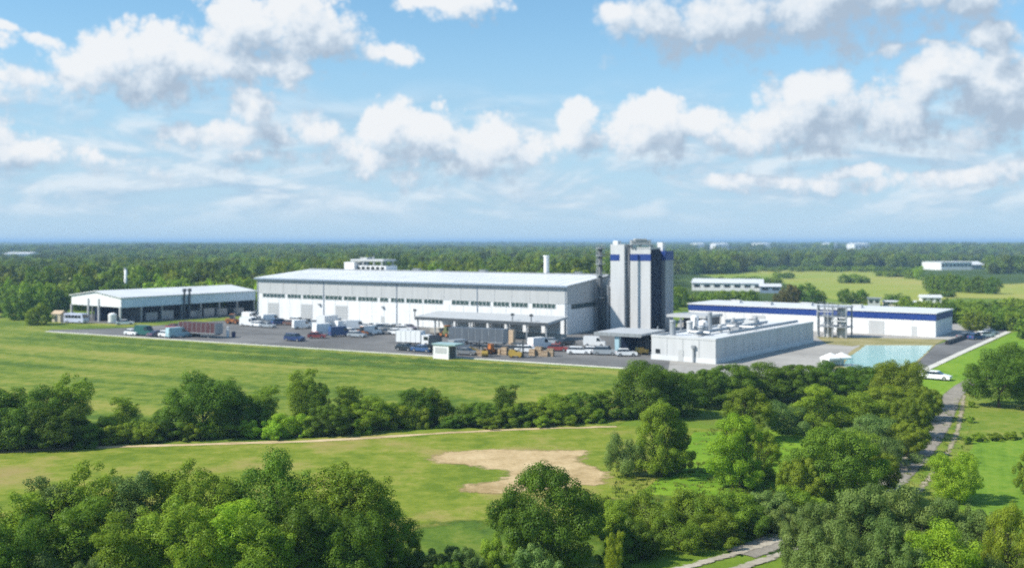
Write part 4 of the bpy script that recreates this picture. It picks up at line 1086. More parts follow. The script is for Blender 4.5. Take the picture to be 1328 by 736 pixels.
def leaf_cloud(name, clumps, n_leaf, size, seed, aspect=0.55, droop=0.0, core=0.14, rough=0.75, outw=1.0, mat_=None, spray=0.16):
    """a crown: leaf faces spread through a set of ellipsoid leaf clumps (numpy); every clump has its own tint"""
    rg = np.random.default_rng(seed)
    C = np.array([c[:3] for c in clumps], float); Rr = np.array([c[3:6] for c in clumps], float)
    area = (Rr[:, 0] * Rr[:, 1] + Rr[:, 1] * Rr[:, 2] + Rr[:, 0] * Rr[:, 2])
    pr = area / area.sum()
    idx = rg.choice(len(C), size=int(n_leaf), p=pr)
    d = rg.normal(size=(len(idx), 3)); d /= np.linalg.norm(d, axis=1)[:, None]
    # lumpy twig structure: leaves gather on twigs of each clump
    ntw = 9
    tw = rg.normal(size=(len(C), ntw, 3)); tw /= np.linalg.norm(tw, axis=2)[:, :, None]
    t_i = rg.integers(0, ntw, len(idx))
    d = d * rough + tw[idx, t_i] * (1.0 - rough) * 1.6
    d /= np.linalg.norm(d, axis=1)[:, None]
    twr = rg.normal(0, spray, size=(len(C), ntw))
    r = 1.0 + twr[idx, t_i] + rg.normal(0, spray * .6, len(idx))
    inner = rg.random(len(idx)) < core
    r[inner] = rg.random(inner.sum()) ** 0.5 * 0.9
    P = C[idx] + d * Rr[idx] * r[:, None]
    P[:, 2] -= droop * np.maximum(0, r - 0.4) * Rr[idx][:, 2] * rg.random(len(idx))
    # drop leaves buried deep inside other clumps
    keep = np.ones(len(idx), bool)
    for k in range(len(C)):
        q = (((P - C[k]) / Rr[k]) ** 2).sum(1)
        keep &= ~((q < 0.42) & (idx != k) & (rg.random(len(idx)) < 0.9))
    keep &= P[:, 2] > 0.05
    P, d, idx = P[keep], d[keep], idx[keep]; t_i = t_i[keep]
    N = len(P)
    nrm = d * outw + np.array([0, 0, .3]) + rg.normal(size=(N, 3)) * .27
    nrm /= np.linalg.norm(nrm, axis=1)[:, None]
    t = rg.normal(size=(N, 3)); t[:, 2] -= droop * 1.5
    t -= nrm * (t * nrm).sum(1)[:, None]; t /= np.linalg.norm(t, axis=1)[:, None]
    b = np.cross(nrm, t)
    s = size * rg.uniform(.6, 1.35, N)
    a = s * aspect
    v = np.empty((N, 4, 3), np.float32)
    v[:, 0] = P - t * s[:, None] * .5
    v[:, 1] = P + b * a[:, None] * .5 + t * (s * .08)[:, None]
    v[:, 2] = P + t * s[:, None] * .5
    v[:, 3] = P - b * a[:, None] * .5 + t * (s * .08)[:, None]
    me = bpy.data.meshes.new(name)
    me.vertices.add(N * 4); me.vertices.foreach_set('co', v.reshape(-1))
    me.loops.add(N * 4); me.loops.foreach_set('vertex_index', np.arange(N * 4, dtype=np.int32))
    me.polygons.add(N); me.polygons.foreach_set('loop_start', np.arange(0, N * 4, 4, dtype=np.int32))
    tint_c = rg.uniform(0.1, 0.9, (len(C), 1)) + rg.uniform(-.25, .25, (len(C), ntw))
    tint = np.clip(tint_c[idx, t_i] + rg.normal(0, .09, N), 0, 1).astype(np.float32)
    at = me.attributes.new('tint', 'FLOAT', 'POINT'); at.data.foreach_set('value', np.repeat(tint, 4))
    me.update(calc_edges=True)
    me.materials.append(mat_ or LEAF['mid'])
    return me


def clumps_for(kind, h, r, seed):
    """leaf clumps of a crown of height h and radius r, base at the ground"""
    rg = random.Random(seed); out = []
    def put_(x, y, z, a, b=None, c=None): out.append((x, y, z, a, b or a, c or a * .85))
    def bunch(x, y, z, w, n, k=.5):          # a bough: small clumps gathered round a point
        for _ in range(n):
            t = rg.random() * 2 * math.pi; u = rg.uniform(-1, 1); q = math.sqrt(1 - u * u)
            put_(x + w * .72 * q * math.cos(t), y + w * .72 * q * math.sin(t), z + w * .62 * u, w * rg.uniform(k * .75, k * 1.2))
    if kind == 'round':            # broad dense crown down to the ground
        for i in range(38):
            t = rg.random() * 2 * math.pi; zz = rg.uniform(-.95, 1.0)
            rr_ = math.sqrt(max(0, 1 - zz * zz)) * rg.uniform(.72, .84)
            bunch(r * rr_ * math.cos(t), r * rr_ * math.sin(t), h * (.49 + zz * .38), r * rg.uniform(.22, .36), 5)
        put_(0, 0, h * .46, r * .66, None, h * .36)
    elif kind == 'tall':           # several leading branches, uneven top, thin base
        for j in range(6):
            t = j * 2 * math.pi / 6 + rg.uniform(-.5, .5); k = rg.uniform(.25, .62) * r; top = h * rg.uniform(.76, 1.0) if j else h
            for i in range(8):
                f = .12 + .82 * i / 7
                w = r * (.19 + .20 * math.sin(math.pi * min(1, f * .95))) * rg.uniform(.8, 1.2)
                bunch(k * f * math.cos(t) + rg.uniform(-.12, .12) * r, k * f * math.sin(t) + rg.uniform(-.12, .12) * r, top * f - w * .2, w, 4, .55)
        put_(0, 0, h * .40, r * .45, None, h * .32)
    elif kind == 'willow':         # fountain of fine sprays
        for i in range(80):
            t = rg.random() * 2 * math.pi; q = math.sqrt(rg.random()); f = 1 - .45 * q * q
            put_(r * q * .88 * math.cos(t), r * q * .88 * math.sin(t), h * f * rg.uniform(.66, .96), r * rg.uniform(.09, .17), None, h * rg.uniform(.05, .085))
        for i in range(40):
            t = rg.random() * 2 * math.pi
            put_(r * .8 * math.cos(t), r * .8 * math.sin(t), h * rg.uniform(.12, .5), r * rg.uniform(.10, .18), None, h * .08)
        put_(0, 0, h * .36, r * .55, None, h * .30)
    elif kind == 'dense':          # dark spreading crown of many small lumps
        for i in range(110):
            t = rg.random() * 2 * math.pi; zz = rg.uniform(-.8, 1.0)
            rr_ = math.sqrt(max(0, 1 - abs(zz) ** 2.4)) * rg.uniform(.72, .98)
            put_(r * rr_ * math.cos(t), r * rr_ * math.sin(t), h * (.48 + zz * .42), r * rg.uniform(.08, .17))
        put_(0, 0, h * .46, r * .66, None, h * .34)
    elif kind == 'feather':        # light plume of upright sprays
        for i in range(80):
            t = rg.random() * 2 * math.pi; f = rg.uniform(.05, .96)
            w = r * (.95 * math.sin(math.pi * (f * .76 + .18))) * rg.uniform(.3, .92)
            put_(w * math.cos(t), w * math.sin(t), h * f, r * rg.uniform(.10, .19), None, h * rg.uniform(.04, .09))
        put_(0, 0, h * .40, r * .42, None, h * .34)
    elif kind == 'shrub':
        for i in range(16):
            t = rg.random() * 2 * math.pi; q = rg.uniform(.25, .88)
            bunch(r * q * math.cos(t), r * q * math.sin(t), h * rg.uniform(.15, .78) * (1.1 - .35 * q), r * rg.uniform(.2, .34), 4, .55)
        put_(0, 0, h * .36, r * .5, None, h * .32)
    elif kind == 'conic':
        for i in range(46):
            f = rg.uniform(.06, .97); t = rg.random() * 2 * math.pi; w = r * (1.02 - f) * rg.uniform(.3, .9) + r * .08
            put_(w * math.cos(t), w * math.sin(t), h * f, r * rg.uniform(.2, .34) * (1.1 - .55 * f), None, h * .06)
    return out


def trunk_mesh(name, kind, h, r, clumps, seed):
    rg = random.Random(seed); b = MB()
    th = h * (.6 if kind not in ('shrub', 'willow') else .4)
    stems = 1 if kind in ('round', 'tall', 'conic', 'dense') else 3
    R0 = max(.05, h * .022)
    for s in range(stems):
        a = rg.random() * 6.28; off = 0 if stems == 1 else R0 * 1.8
        p = Vector((math.cos(a) * off, math.sin(a) * off, -.15)); k = 5
        lean = Vector((math.cos(a), math.sin(a), 0)) * (0 if stems == 1 else r * .3)
        prev, pr_ = p, R0 * (1.35 if stems == 1 else .8)
        for i in range(1, k + 1):
            f = i / k
            q = p + Vector((0, 0, th * f)) + lean * f + Vector((rg.uniform(-.04, .04) * h * .4, rg.uniform(-.04, .04) * h * .4, 0))
            rad = R0 * (1 - .72 * f) * (1 if stems == 1 else .7)
            b.tube(prev, q, pr_, rad, 7, cap=False); prev, pr_ = q, rad
            if i >= 2:
                for c in rg.sample(clumps, min(3, len(clumps))):
                    b.tube(q, Vector(c[:3]), rad * .6, .02, 5, cap=False)
    return b.mesh(name, M['bark'], True)


# kind, height, radius, leaves, leaf length, aspect, droop
SPEC = {
    'round_a': ('round', 8, 4, 64800, 0.148, .62, 0.0), 'round_b': ('round', 7.5, 4, 60480, 0.148, .62, 0.0), 'round_c': ('round', 8, 3.6, 56160, 0.141, .6, 0.1),
    'tall_a': ('tall', 9, 3, 56160, 0.141, .6, 0.0), 'tall_b': ('tall', 9, 3, 56160, 0.141, .6, 0.05), 'tall_c': ('tall', 9, 3.2, 60480, 0.148, .55, 0.0), 'tall_d': ('tall', 9, 2.8, 51840, 0.134, .6, 0.1),
    'willow_a': ('willow', 7, 3.6, 77760, 0.155, .36, 0.35), 'willow_b': ('willow', 7, 3.2, 73440, 0.155, .36, 0.3), 'willow_c': ('willow', 6.5, 3.4, 73440, 0.148, .38, 0.25),
    'dense_a': ('dense', 7, 4.2, 73440, 0.134, .6, 0.0), 'dense_b': ('dense', 7, 4.0, 69120, 0.134, .6, 0.1),
    'feather_a': ('feather', 8, 3.2, 56160, 0.141, .38, 0.2), 'feather_b': ('feather', 8, 3.0, 51840, 0.141, .38, 0.2),
    'shrub_a': ('shrub', 4, 2.8, 32400, 0.120, .55, 0.1), 'shrub_b': ('shrub', 3.6, 2.6, 30240, 0.120, .5, 0.2), 'shrub_c': ('shrub', 4, 2.6, 30240, 0.120, .6, 0.0), 'shrub_d': ('shrub', 3.5, 2.8, 32400, 0.113, .45, 0.3),
    'conic_a': ('conic', 4, 1.2, 112960, 0.113, .5, 0.0),
}
CROWN = {}
for i_, (k, (kind, h, r, nl, sz, asp, dr)) in enumerate(SPEC.items()):
    cl = clumps_for(kind, h, r, 100 + i_)
    CROWN[k] = (leaf_cloud('crown_' + kind, cl, nl, sz, 200 + i_, asp, dr, rough=.8 if kind != 'willow' else .6, spray=.13 if kind != 'willow' else .2), trunk_mesh('trunk_' + kind, kind, h, r, cl, 300 + i_), h, r)
rt = random.Random(77)
TREES = {}


def tree(px, base, top, hw, proto, leaf, name='tree', label=None, cat=None, group=None, row=None):
    cm, tm, h, r = CROWN[proto]
    p = gp(px, base)
    d = p.y
    hh = (base - top) * d / F
    rad = hw * d / F
    o = link(name, None, None, tuple(p), rt.uniform(0, 6.28))
    o.scale = (rad / r, rad / r, hh / h)
    c = link('crown', cm, o); t = link('trunk', tm, o)
    repaint(c, LEAF[leaf])
    tag(o, label, cat or ('shrub' if 'shrub' in name else 'tree'), group)
    if row: TREES.setdefault(row, []).append((px, o, leaf, proto, hh))
    return o


# the copse at the bottom left
COPSE = [(22, 765, 628, 62, 'tall_a', 'mid'), (68, 752, 615, 52, 'tall_b', 'blue'), (118, 750, 600, 54, 'tall_c', 'mid'), (172, 750, 602, 50, 'tall_d', 'blue'), (228, 746, 594, 52, 'tall_a', 'olive'),
         (282, 752, 603, 54, 'tall_c', 'mid'), (350, 742, 584, 60, 'round_c', 'dark'), (308, 778, 640, 60, 'tall_b', 'bright'), (425, 748, 602, 56, 'tall_d', 'mid'), (470, 744, 600, 54, 'tall_c', 'mid'),
         (398, 776, 632, 58, 'tall_a', 'dark'), (506, 738, 646, 36, 'round_c', 'mid'), (205, 782, 646, 58, 'tall_c', 'mid'), (95, 782, 640, 58, 'tall_d', 'dark'), (455, 775, 655, 50, 'round_b', 'dark'), (255, 785, 655, 52, 'round_c', 'mid'), (350, 790, 660, 50, 'tall_d', 'mid'), (10, 800, 660, 55, 'round_b', 'dark'), (150, 800, 665, 55, 'tall_b', 'mid')]
for q in COPSE: tree(*q, row='copse')
for q in [(40, 800, 702, 52, 'shrub_d', 'willow'), (118, 812, 710, 50, 'shrub_b', 'willow'), (-20, 800, 690, 50, 'shrub_b', 'olive')]:
    tree(*q, name='shrub', row='copse_front')
for q in [(528, 738, 696, 26, 'shrub_d', 'mid'), (556, 745, 712, 24, 'shrub_a', 'willow'), (583, 742, 702, 22, 'shrub_b', 'blue'), (612, 752, 700, 30, 'shrub_c', 'blue'), (640, 742, 690, 26, 'shrub_a', 'mid'), (575, 760, 722, 26, 'shrub_c', 'dark'), (500, 752, 715, 26, 'shrub_b', 'dark')]:
    tree(*q, name='shrub', row='gap')
tree(710, 748, 598, 71, 'dense_a', 'dark', label='big round dark green tree rising alone before the sand patch')
tree(704, 775, 690, 43, 'shrub_c', 'blue', 'shrub', 'rounded bluish green shrub at the foot of the big round tree')
tree(797, 790, 683, 17, 'tall_b', 'yellow', label='small narrow yellow green sapling beside the big round tree', name='sapling')
MASS = [(762, 688, 640, 30, 'shrub_a', 'mid'), (800, 700, 640, 40, 'shrub_b', 'mid'), (850, 694, 632, 46, 'shrub_d', 'mid'), (900, 688, 630, 44, 'shrub_a', 'olive'), (945, 688, 628, 44, 'shrub_b', 'mid'), (985, 680, 624, 40, 'shrub_c', 'blue'),
        (832, 722, 664, 44, 'shrub_c', 'dark'), (882, 712, 660, 40, 'shrub_d', 'mid'), (930, 704, 656, 38, 'shrub_a', 'mid'), (972, 692, 648, 34, 'shrub_b', 'dark'), (1008, 690, 646, 30, 'shrub_d', 'willow'), (1030, 676, 626, 36, 'shrub_a', 'mid'), (800, 728, 680, 30, 'shrub_a', 'dark')]
for q in MASS: tree(*q, name='shrub', row='mass')
tree(855, 617, 519, 42, 'feather_a', 'olive', label='olive green feathery tree standing on the meadow right of the sand patch')
tree(812, 617, 553, 29, 'shrub_d', 'willow', 'shrub', 'grey green shrub leaning against the olive feathery tree')
tree(880, 612, 548, 24, 'feather_b', 'olive', label='smaller olive tree touching the olive feathery tree on its right')
tree(955, 632, 536, 46, 'feather_b', 'bright', label='light green feathery tree on the bright grass strip')
tree(990, 620, 556, 26, 'feather_a', 'mid', label='slim mid green tree close behind the light green feathery tree')
tree(1082, 652, 552, 64, 'dense_a', 'dark', label='broad dark green tree with a lumpy crown left of the lane')
tree(1042, 660, 588, 34, 'dense_b', 'olive', label='olive tree at the left foot of the broad dark lumpy tree')
tree(1128, 640, 578, 38, 'dense_b', 'olive', label='small olive tree between the broad dark lumpy tree and the lane')
tree(1238, 650, 582, 33, 'round_b', 'bright', label='fresh bright green round tree standing by the lane')
WIL = [(1056, 775, 640, 46, 'willow_a', 'willow'), (1112, 768, 622, 58, 'willow_b', 'willow'), (1172, 760, 626, 58, 'willow_c', 'willow'), (1232, 758, 636, 52, 'willow_a', 'willow'), (1080, 800, 672, 60, 'willow_c', 'willow'), (1150, 800, 668, 60, 'willow_a', 'willow'), (1218, 800, 676, 56, 'round_c', 'bright'), (1275, 770, 652, 40, 'willow_b', 'willow'), (1140, 745, 618, 40, 'willow_a', 'willow')]
for q in WIL: tree(*q, row='willow')
tree(1308, 790, 652, 42, 'feather_a', 'yellow', label='yellow green tree at the right edge before the crop field')
tree(1285, 800, 708, 32, 'shrub_b', 'willow', 'shrub', 'grey green shrub at the foot of the yellow green tree')
tree(1334, 640, 582, 22, 'feather_b', 'olive', label='olive tree cut by the right edge in the crop field')
tree(1296, 528, 452, 42, 'round_a', 'dark', label='large round dark green tree at the bend of the lane')
tree(1326, 512, 438, 34, 'round_b', 'dark', label='dark green tree behind the large round tree at the lane bend')
tree(1345, 530, 470, 34, 'round_c', 'mid', label='mid green tree at the right edge beside the large round tree')
# the row behind the meadow on the right, hiding the foot of the low building
tree(838, 540, 463, 45, 'round_b', 'dark', label='large round dark tree at the right end of the meadow hedgerow')
BELT = [(884, 540, 484, 34, 'round_c', 'dark'), (915, 528, 476, 34, 'dense_b', 'dark'), (950, 524, 470, 40, 'dense_a', 'dark'), (992, 520, 468, 42, 'round_c', 'dark'), (1036, 520, 470, 44, 'dense_b', 'dark'), (1078, 520, 468, 38, 'round_c', 'dark'), (1115, 520, 472, 38, 'dense_a', 'dark')]
for q in BELT: tree(*q, row='belt')
MID = [(1166, 530, 461, 36, 'round_b', 'olive'), (1196, 545, 498, 26, 'dense_b', 'olive'), (1150, 545, 498, 42, 'dense_a', 'olive'), (1108, 555, 508, 44, 'round_c', 'olive'), (1182, 568, 512, 30, 'dense_b', 'olive'), (1060, 560, 498, 36, 'feather_b', 'mid'),
       (1018, 562, 512, 38, 'shrub_d', 'blue'), (968, 572, 500, 40, 'feather_a', 'olive'), (1132, 582, 528, 50, 'shrub_d', 'blue'), (1100, 596, 548, 46, 'shrub_b', 'mid'), (1150, 604, 558, 42, 'shrub_d', 'willow'), (1176, 590, 545, 28, 'dense_b', 'olive')]
for q in MID: tree(*q, name='tree' if q[4][:5] != 'shrub' else 'shrub', row='mid')
# hedgerow across the meadow
HEDGE = [(150, 578, 548, 22, 'shrub_a', 'willow'), (352, 574, 540, 22, 'shrub_b', 'bright'), (425, 570, 540, 22, 'shrub_c', 'willow'), (470, 567, 538, 24, 'shrub_a', 'bright'), (215, 574, 534, 34, 'shrub_a', 'dark'), (350, 568, 524, 34, 'shrub_c', 'dark'), (460, 564, 524, 34, 'shrub_b', 'mid'), (530, 560, 522, 32, 'shrub_a', 'olive'), (605, 558, 524, 32, 'shrub_c', 'dark'), (675, 556, 524, 30, 'shrub_a', 'dark'), (760, 552, 518, 30, 'shrub_d', 'mid'), (120, 580, 536, 34, 'shrub_d', 'dark'), (180, 578, 540, 30, 'shrub_b', 'mid'), (295, 570, 520, 30, 'shrub_b', 'dark'),
         (4, 582, 492, 46, 'tall_a', 'dark'), (45, 584, 500, 44, 'round_c', 'dark'), (94, 578, 484, 34, 'tall_c', 'mid'), (74, 586, 520, 40, 'round_b', 'dark'), (20, 590, 530, 40, 'shrub_c', 'dark'), (-40, 585, 495, 50, 'round_a', 'dark'), (112, 584, 545, 30, 'shrub_a', 'dark'),
         (135, 576, 535, 28, 'shrub_b', 'mid'), (165, 568, 513, 26, 'tall_d', 'mid'), (158, 580, 542, 28, 'shrub_c', 'olive'), (198, 574, 528, 34, 'shrub_d', 'dark'), (228, 568, 524, 30, 'dense_b', 'mid'),
         (264, 570, 479, 50, 'round_a', 'dark'), (310, 566, 506, 32, 'round_c', 'dark'), (342, 562, 499, 28, 'tall_d', 'mid'), (391, 562, 474, 26, 'tall_b', 'mid'), (412, 562, 488, 26, 'tall_c', 'dark'), (452, 560, 496, 28, 'tall_d', 'mid'), (430, 568, 522, 34, 'dense_b', 'dark'), (482, 562, 512, 32, 'round_c', 'mid'),
         (372, 572, 532, 30, 'shrub_a', 'bright'), (322, 572, 537, 22, 'shrub_c', 'bright'), (285, 573, 540, 26, 'shrub_b', 'mid'), (262, 574, 540, 22, 'shrub_c', 'mid'), (405, 570, 540, 24, 'shrub_d', 'mid'), (244, 576, 546, 20, 'shrub_a', 'olive'),
         (512, 558, 516, 30, 'shrub_c', 'mid'), (542, 556, 498, 30, 'round_b', 'dark'), (566, 556, 504, 28, 'tall_d', 'mid'), (548, 560, 526, 18, 'shrub_a', 'yellow'), (592, 556, 514, 30, 'shrub_d', 'olive'), (622, 556, 520, 28, 'dense_b', 'dark'), (656, 554, 496, 22, 'tall_b', 'dark'), (664, 556, 514, 26, 'shrub_c', 'mid'), (692, 554, 520, 28, 'dense_a', 'mid'), (722, 552, 510, 30, 'round_c', 'mid'), (752, 550, 506, 26, 'dense_b', 'dark'), (780, 548, 502, 24, 'tall_d', 'mid'), (805, 548, 515, 24, 'shrub_b', 'dark'), (640, 560, 535, 22, 'shrub_a', 'olive'), (705, 558, 534, 20, 'shrub_b', 'mid'), (735, 556, 532, 20, 'shrub_d', 'olive'), (500, 562, 536, 20, 'shrub_b', 'dark'), (580, 560, 535, 18, 'shrub_c', 'dark'), (770, 553, 528, 18, 'shrub_a', 'mid')]
for q in HEDGE: tree(q[0], q[1] - 6, *q[2:], name='tree' if q[4][:5] != 'shrub' else 'shrub', row='hedge')

WORDC = {'dark': 'dark green', 'mid': 'mid green', 'bright': 'bright green', 'olive': 'olive green', 'willow': 'grey green', 'blue': 'bluish green', 'yellow': 'yellow green', 'brown': 'brownish'}
WORDF = {'round': 'rounded', 'tall': 'tall', 'willow': 'drooping', 'dense': 'lumpy', 'feather': 'feathery', 'shrub': 'low', 'conic': 'narrow'}
PLACE = {'copse': ('in the bottom left copse', 'leftmost'), 'copse_front': ('below the bottom left copse', 'leftmost'), 'gap': ('left of the big round tree', 'leftmost'),
         'mass': ('right of the big round tree', 'leftmost'), 'willow': ('in the clump at the lower right', 'leftmost'), 'belt': ('before the low building', 'leftmost'),
         'mid': ('in the thicket left of the lane', 'leftmost'), 'hedge': ('in the meadow hedgerow', 'leftmost')}
GROUPN = {'copse': 'trees of the bottom left copse', 'copse_front': 'shrubs at the edge of the copse', 'gap': 'shrubs in the shaded gap', 'mass': 'shrubs of the thicket', 'willow': 'willow clump trees', 'belt': 'dark trees before the low building', 'mid': 'trees left of the lane', 'hedge': 'trees of the meadow hedgerow'}
for row, lst in TREES.items():
    lst.sort(key=lambda a: a[0])
    kinds = {}
    for px, o, leaf, proto, hh in lst:
        kinds.setdefault((leaf, proto.split('_')[0]), []).append(o)
    for (leaf, pk), os_ in kinds.items():
        for i, o in enumerate(os_):
            noun = 'shrub' if pk == 'shrub' else 'tree'
            if len(os_) == 1: lab = f'only {WORDF[pk]} {WORDC[leaf]} {noun} {PLACE[row][0]}'
            elif i == 0: lab = f'leftmost {WORDF[pk]} {WORDC[leaf]} {noun} {PLACE[row][0]}'
            elif i == len(os_) - 1: lab = f'rightmost {WORDF[pk]} {WORDC[leaf]} {noun} {PLACE[row][0]}'
            else: lab = f'{ORD[i]} {WORDF[pk]} {WORDC[leaf]} {noun} from the left {PLACE[row][0]}'
            tag(o, lab, None, GROUPN[row])

# ---- woods behind the factory: single trees near it, one mass beyond
def lod(name, kind, h, r, n, sz, seed, mt='far'):
    cl = clumps_for(kind, h, r, seed)
    return leaf_cloud(name, cl, n, sz, seed + 5, .75, 0, core=.1, rough=.75, outw=.8, mat_=LEAF[mt], spray=.08)


LODS = [lod('wood_crown', 'round', 11, 5, 2600, .75, 501), lod('wood_crown', 'dense', 11, 5.5, 2600, .75, 502), lod('wood_crown', 'tall', 12.5, 5, 2400, .75, 503), lod('wood_crown', 'round', 10, 5, 2400, .75, 504)]
LH = [11, 11, 12.5, 10]; LR = [5, 5.5, 5, 5]
LT = [trunk_mesh('wood_trunk', 'round', 11, 5, clumps_for('round', 11, 5, 510), 511)]


def wood_tree(px, base, top, hw, i, leaf, label, group=None, name='tree'):
    p = gp(px, base); d = p.y
    o = link(name, None, None, tuple(p), rt.uniform(0, 6.28))
    o.scale = (hw * d / F / LR[i], hw * d / F / LR[i], (base - top) * d / F / LH[i])
    o.location.z = -.13 * (base - top) * d / F
    c = link('crown', LODS[i], o); link('trunk', LT[0], o)
    repaint(c, LEAF[leaf])
    return tag(o, label, 'tree', group)


GA = 'trees of the wood behind the open sided shed'
rt.seed(5)
for k in range(34):
    px = -30 + k * 11.2 + rt.uniform(-4, 4); base = rt.uniform(394, 404) if px > 85 else rt.uniform(404, 414)
    top = rt.uniform(347, 366) if px < 260 else rt.uniform(346, 358)
    wood_tree(px, base, top + (6 if k % 3 else 0), rt.uniform(13, 22), k % 4, ('mid', 'dark', 'mid', 'bright', 'dark', 'olive')[k % 6], 'tree at the edge of the wood behind the open sided shed', GA)
wood_tree(50, 421, 389, 18, 0, 'mid', 'round bush tree standing free on the grass left of the open sided shed')
wood_tree(28, 414, 372, 24, 1, 'dark', 'dark broad tree in the wood edge left of the open sided shed')
wood_tree(213, 400, 348, 26, 3, 'bright', 'yellowish round tree rising above the roof of the open sided shed')
GB_ = 'trees in a row before the warehouse'
for px, base, top, hw, i, leaf, lab in ((880, 398, 364, 13, 1, 'mid', 'tree between silo tower and the tree row, tallest of it'), (872, 402, 378, 10, 0, 'dark', 'dark tree touching the edge of the silo tower'), (899, 397, 376, 11, 3, 'mid', 'tree under the left end of the far white warehouse'),
                                        (916, 396, 374, 13, 0, 'mid', 'second tree under the far white warehouse'), (936, 395, 372, 14, 1, 'mid', 'tree under the middle of the far white warehouse'), (957, 395, 371, 14, 2, 'olive', 'olive tree under the right half of the far white warehouse'), (974, 396, 372, 12, 0, 'mid', 'tree under the right end of the far white warehouse'),
                                        (1024, 394, 363, 14, 1, 'brown', 'brownish tree right of the far white warehouse'), (1014, 396, 374, 12, 3, 'brown', 'low brownish tree at the corner of the slate blue shed'), (1046, 394, 362, 16, 0, 'dark', 'dark round tree beside the brownish tree'), (1062, 394, 372, 10, 1, 'mid', 'small tree right of the dark round tree beside the brownish one'),
                                        (1098, 393, 370, 12, 1, 'dark', 'left one of the dark tree pair in the hay field'), (1116, 393, 372, 11, 0, 'dark', 'right one of the dark tree pair in the hay field'), (1162, 393, 377, 17, 3, 'dark', 'broad low dark bush tree in the hay field behind the pale shed'),
                                        (1096, 367, 353, 10, 0, 'mid', 'small tree left in the middle of the hay field'), (1108, 367, 352, 10, 1, 'mid', 'small tree in the middle of the hay field'), (1121, 367, 355, 8, 3, 'mid', 'small tree at the right of the hay field clump'),
                                        (1192, 363, 340, 11, 2, 'bright', 'light green tall tree at the left end of the hay field belt')):
    wood_tree(px, base, top, hw, i, leaf, lab, GB_)
GC = 'trees of the belt across the hay field'
for k in range(13):
    px = 1206 + k * 7.0; wood_tree(px, 377 + k * .35, 350 + rt.uniform(-2, 4) + k * .5, rt.uniform(8, 11), k % 4, ('dark', 'mid', 'dark')[k % 3], 'tree of the dark belt crossing the hay field', GC)
GE = 'trees of the belt at the far side of the hay field'
rt.seed(15)
for k in range(26):
    px = 925 + k * 10.2; wood_tree(px, 351.5 + rt.uniform(-1, 1), 343.5 + rt.uniform(-2, 2), rt.uniform(6, 9), k % 4, ('mid', 'dark', 'mid', 'olive')[k % 4], 'tree of the belt along the far side of the hay field', GE)
GF2 = 'trees between warehouse and hay field'
for k in range(9):
    px = 936 + k * 9 + rt.uniform(-2, 2); wood_tree(px, 366 + rt.uniform(-1, 2), 357 + rt.uniform(-2, 2), rt.uniform(7, 10), k % 4, ('mid', 'olive', 'mid')[k % 3], 'tree at the back of the far white warehouse by the hay field', GF2)
for k, (px, base, top, hw) in enumerate(((1268, 571, 560, 13), (1290, 570, 560, 14), (1312, 569, 559, 14), (1334, 568, 558, 14))):
    tree(px, base, top, hw, 'shrub_a', 'mid', 'shrub', ('first', 'second', 'third', 'outermost')[k] + ' low weedy shrub from the lane on the bank between the right fields', 'shrub', 'weedy shrubs between the right fields')
for k, (px, base, top, hw) in enumerate(((1254, 600, 585, 9), (1256, 575, 562, 8), (1258, 548, 537, 8), (1260, 528, 518, 8))):
    tree(px, base, top, hw, 'shrub_c', 'mid', 'shrub', ('nearest', 'second', 'third', 'farthest')[k] + ' small weedy shrub beside the gravel wheel track', 'shrub', 'weedy shrubs beside the wheel track')
GH_ = 'scattered trees in the hay field'
for k, (px, base, top, hw, lf) in enumerate(((1008, 360, 351, 8, 'mid'), (1022, 361, 351, 9, 'dark'), (1140, 358, 349, 9, 'mid'), (1154, 359, 348, 10, 'olive'), (1168, 359, 347, 10, 'dark'), (1181, 361, 346, 11, 'mid'), (1210, 384, 372, 11, 'mid'), (1228, 385, 373, 11, 'dark'))):
    wood_tree(px, base, top, hw, k % 4, lf, ('left one of two small trees at the far left of the hay field', 'darker one of two small trees at the far left of the hay field', 'first tree from the left in the clump before the light green tall tree', 'second tree from the left in the clump before the light green tall tree', 'third tree from the left in the clump before the light green tall tree', 'tree touching the light green tall tree in the hay field', 'mid green tree of the pair beside the short white shed', 'dark tree of the pair beside the short white shed')[k], GH_)
GD = 'trees of the wood beyond the service road'
for row_, (b0, t0) in enumerate(((428, 398), (418, 390), (409, 384))):
    for k in range(13):
        px = 1164 + k * 15 + row_ * 7
        if row_ == 0 and px < 1246: continue
        wood_tree(px + rt.uniform(-3, 3), b0 + rt.uniform(-1, 1.5), t0 + rt.uniform(-4, 5), rt.uniform(13, 18), k % 4, ('mid', 'dark', 'mid', 'olive')[(k + row_) % 4], 'tree of the dense wood beyond the service road', GD)
wood_tree(1345, 440, 398, 26, 1, 'dark', 'dark tree at the right edge where the service road ends')

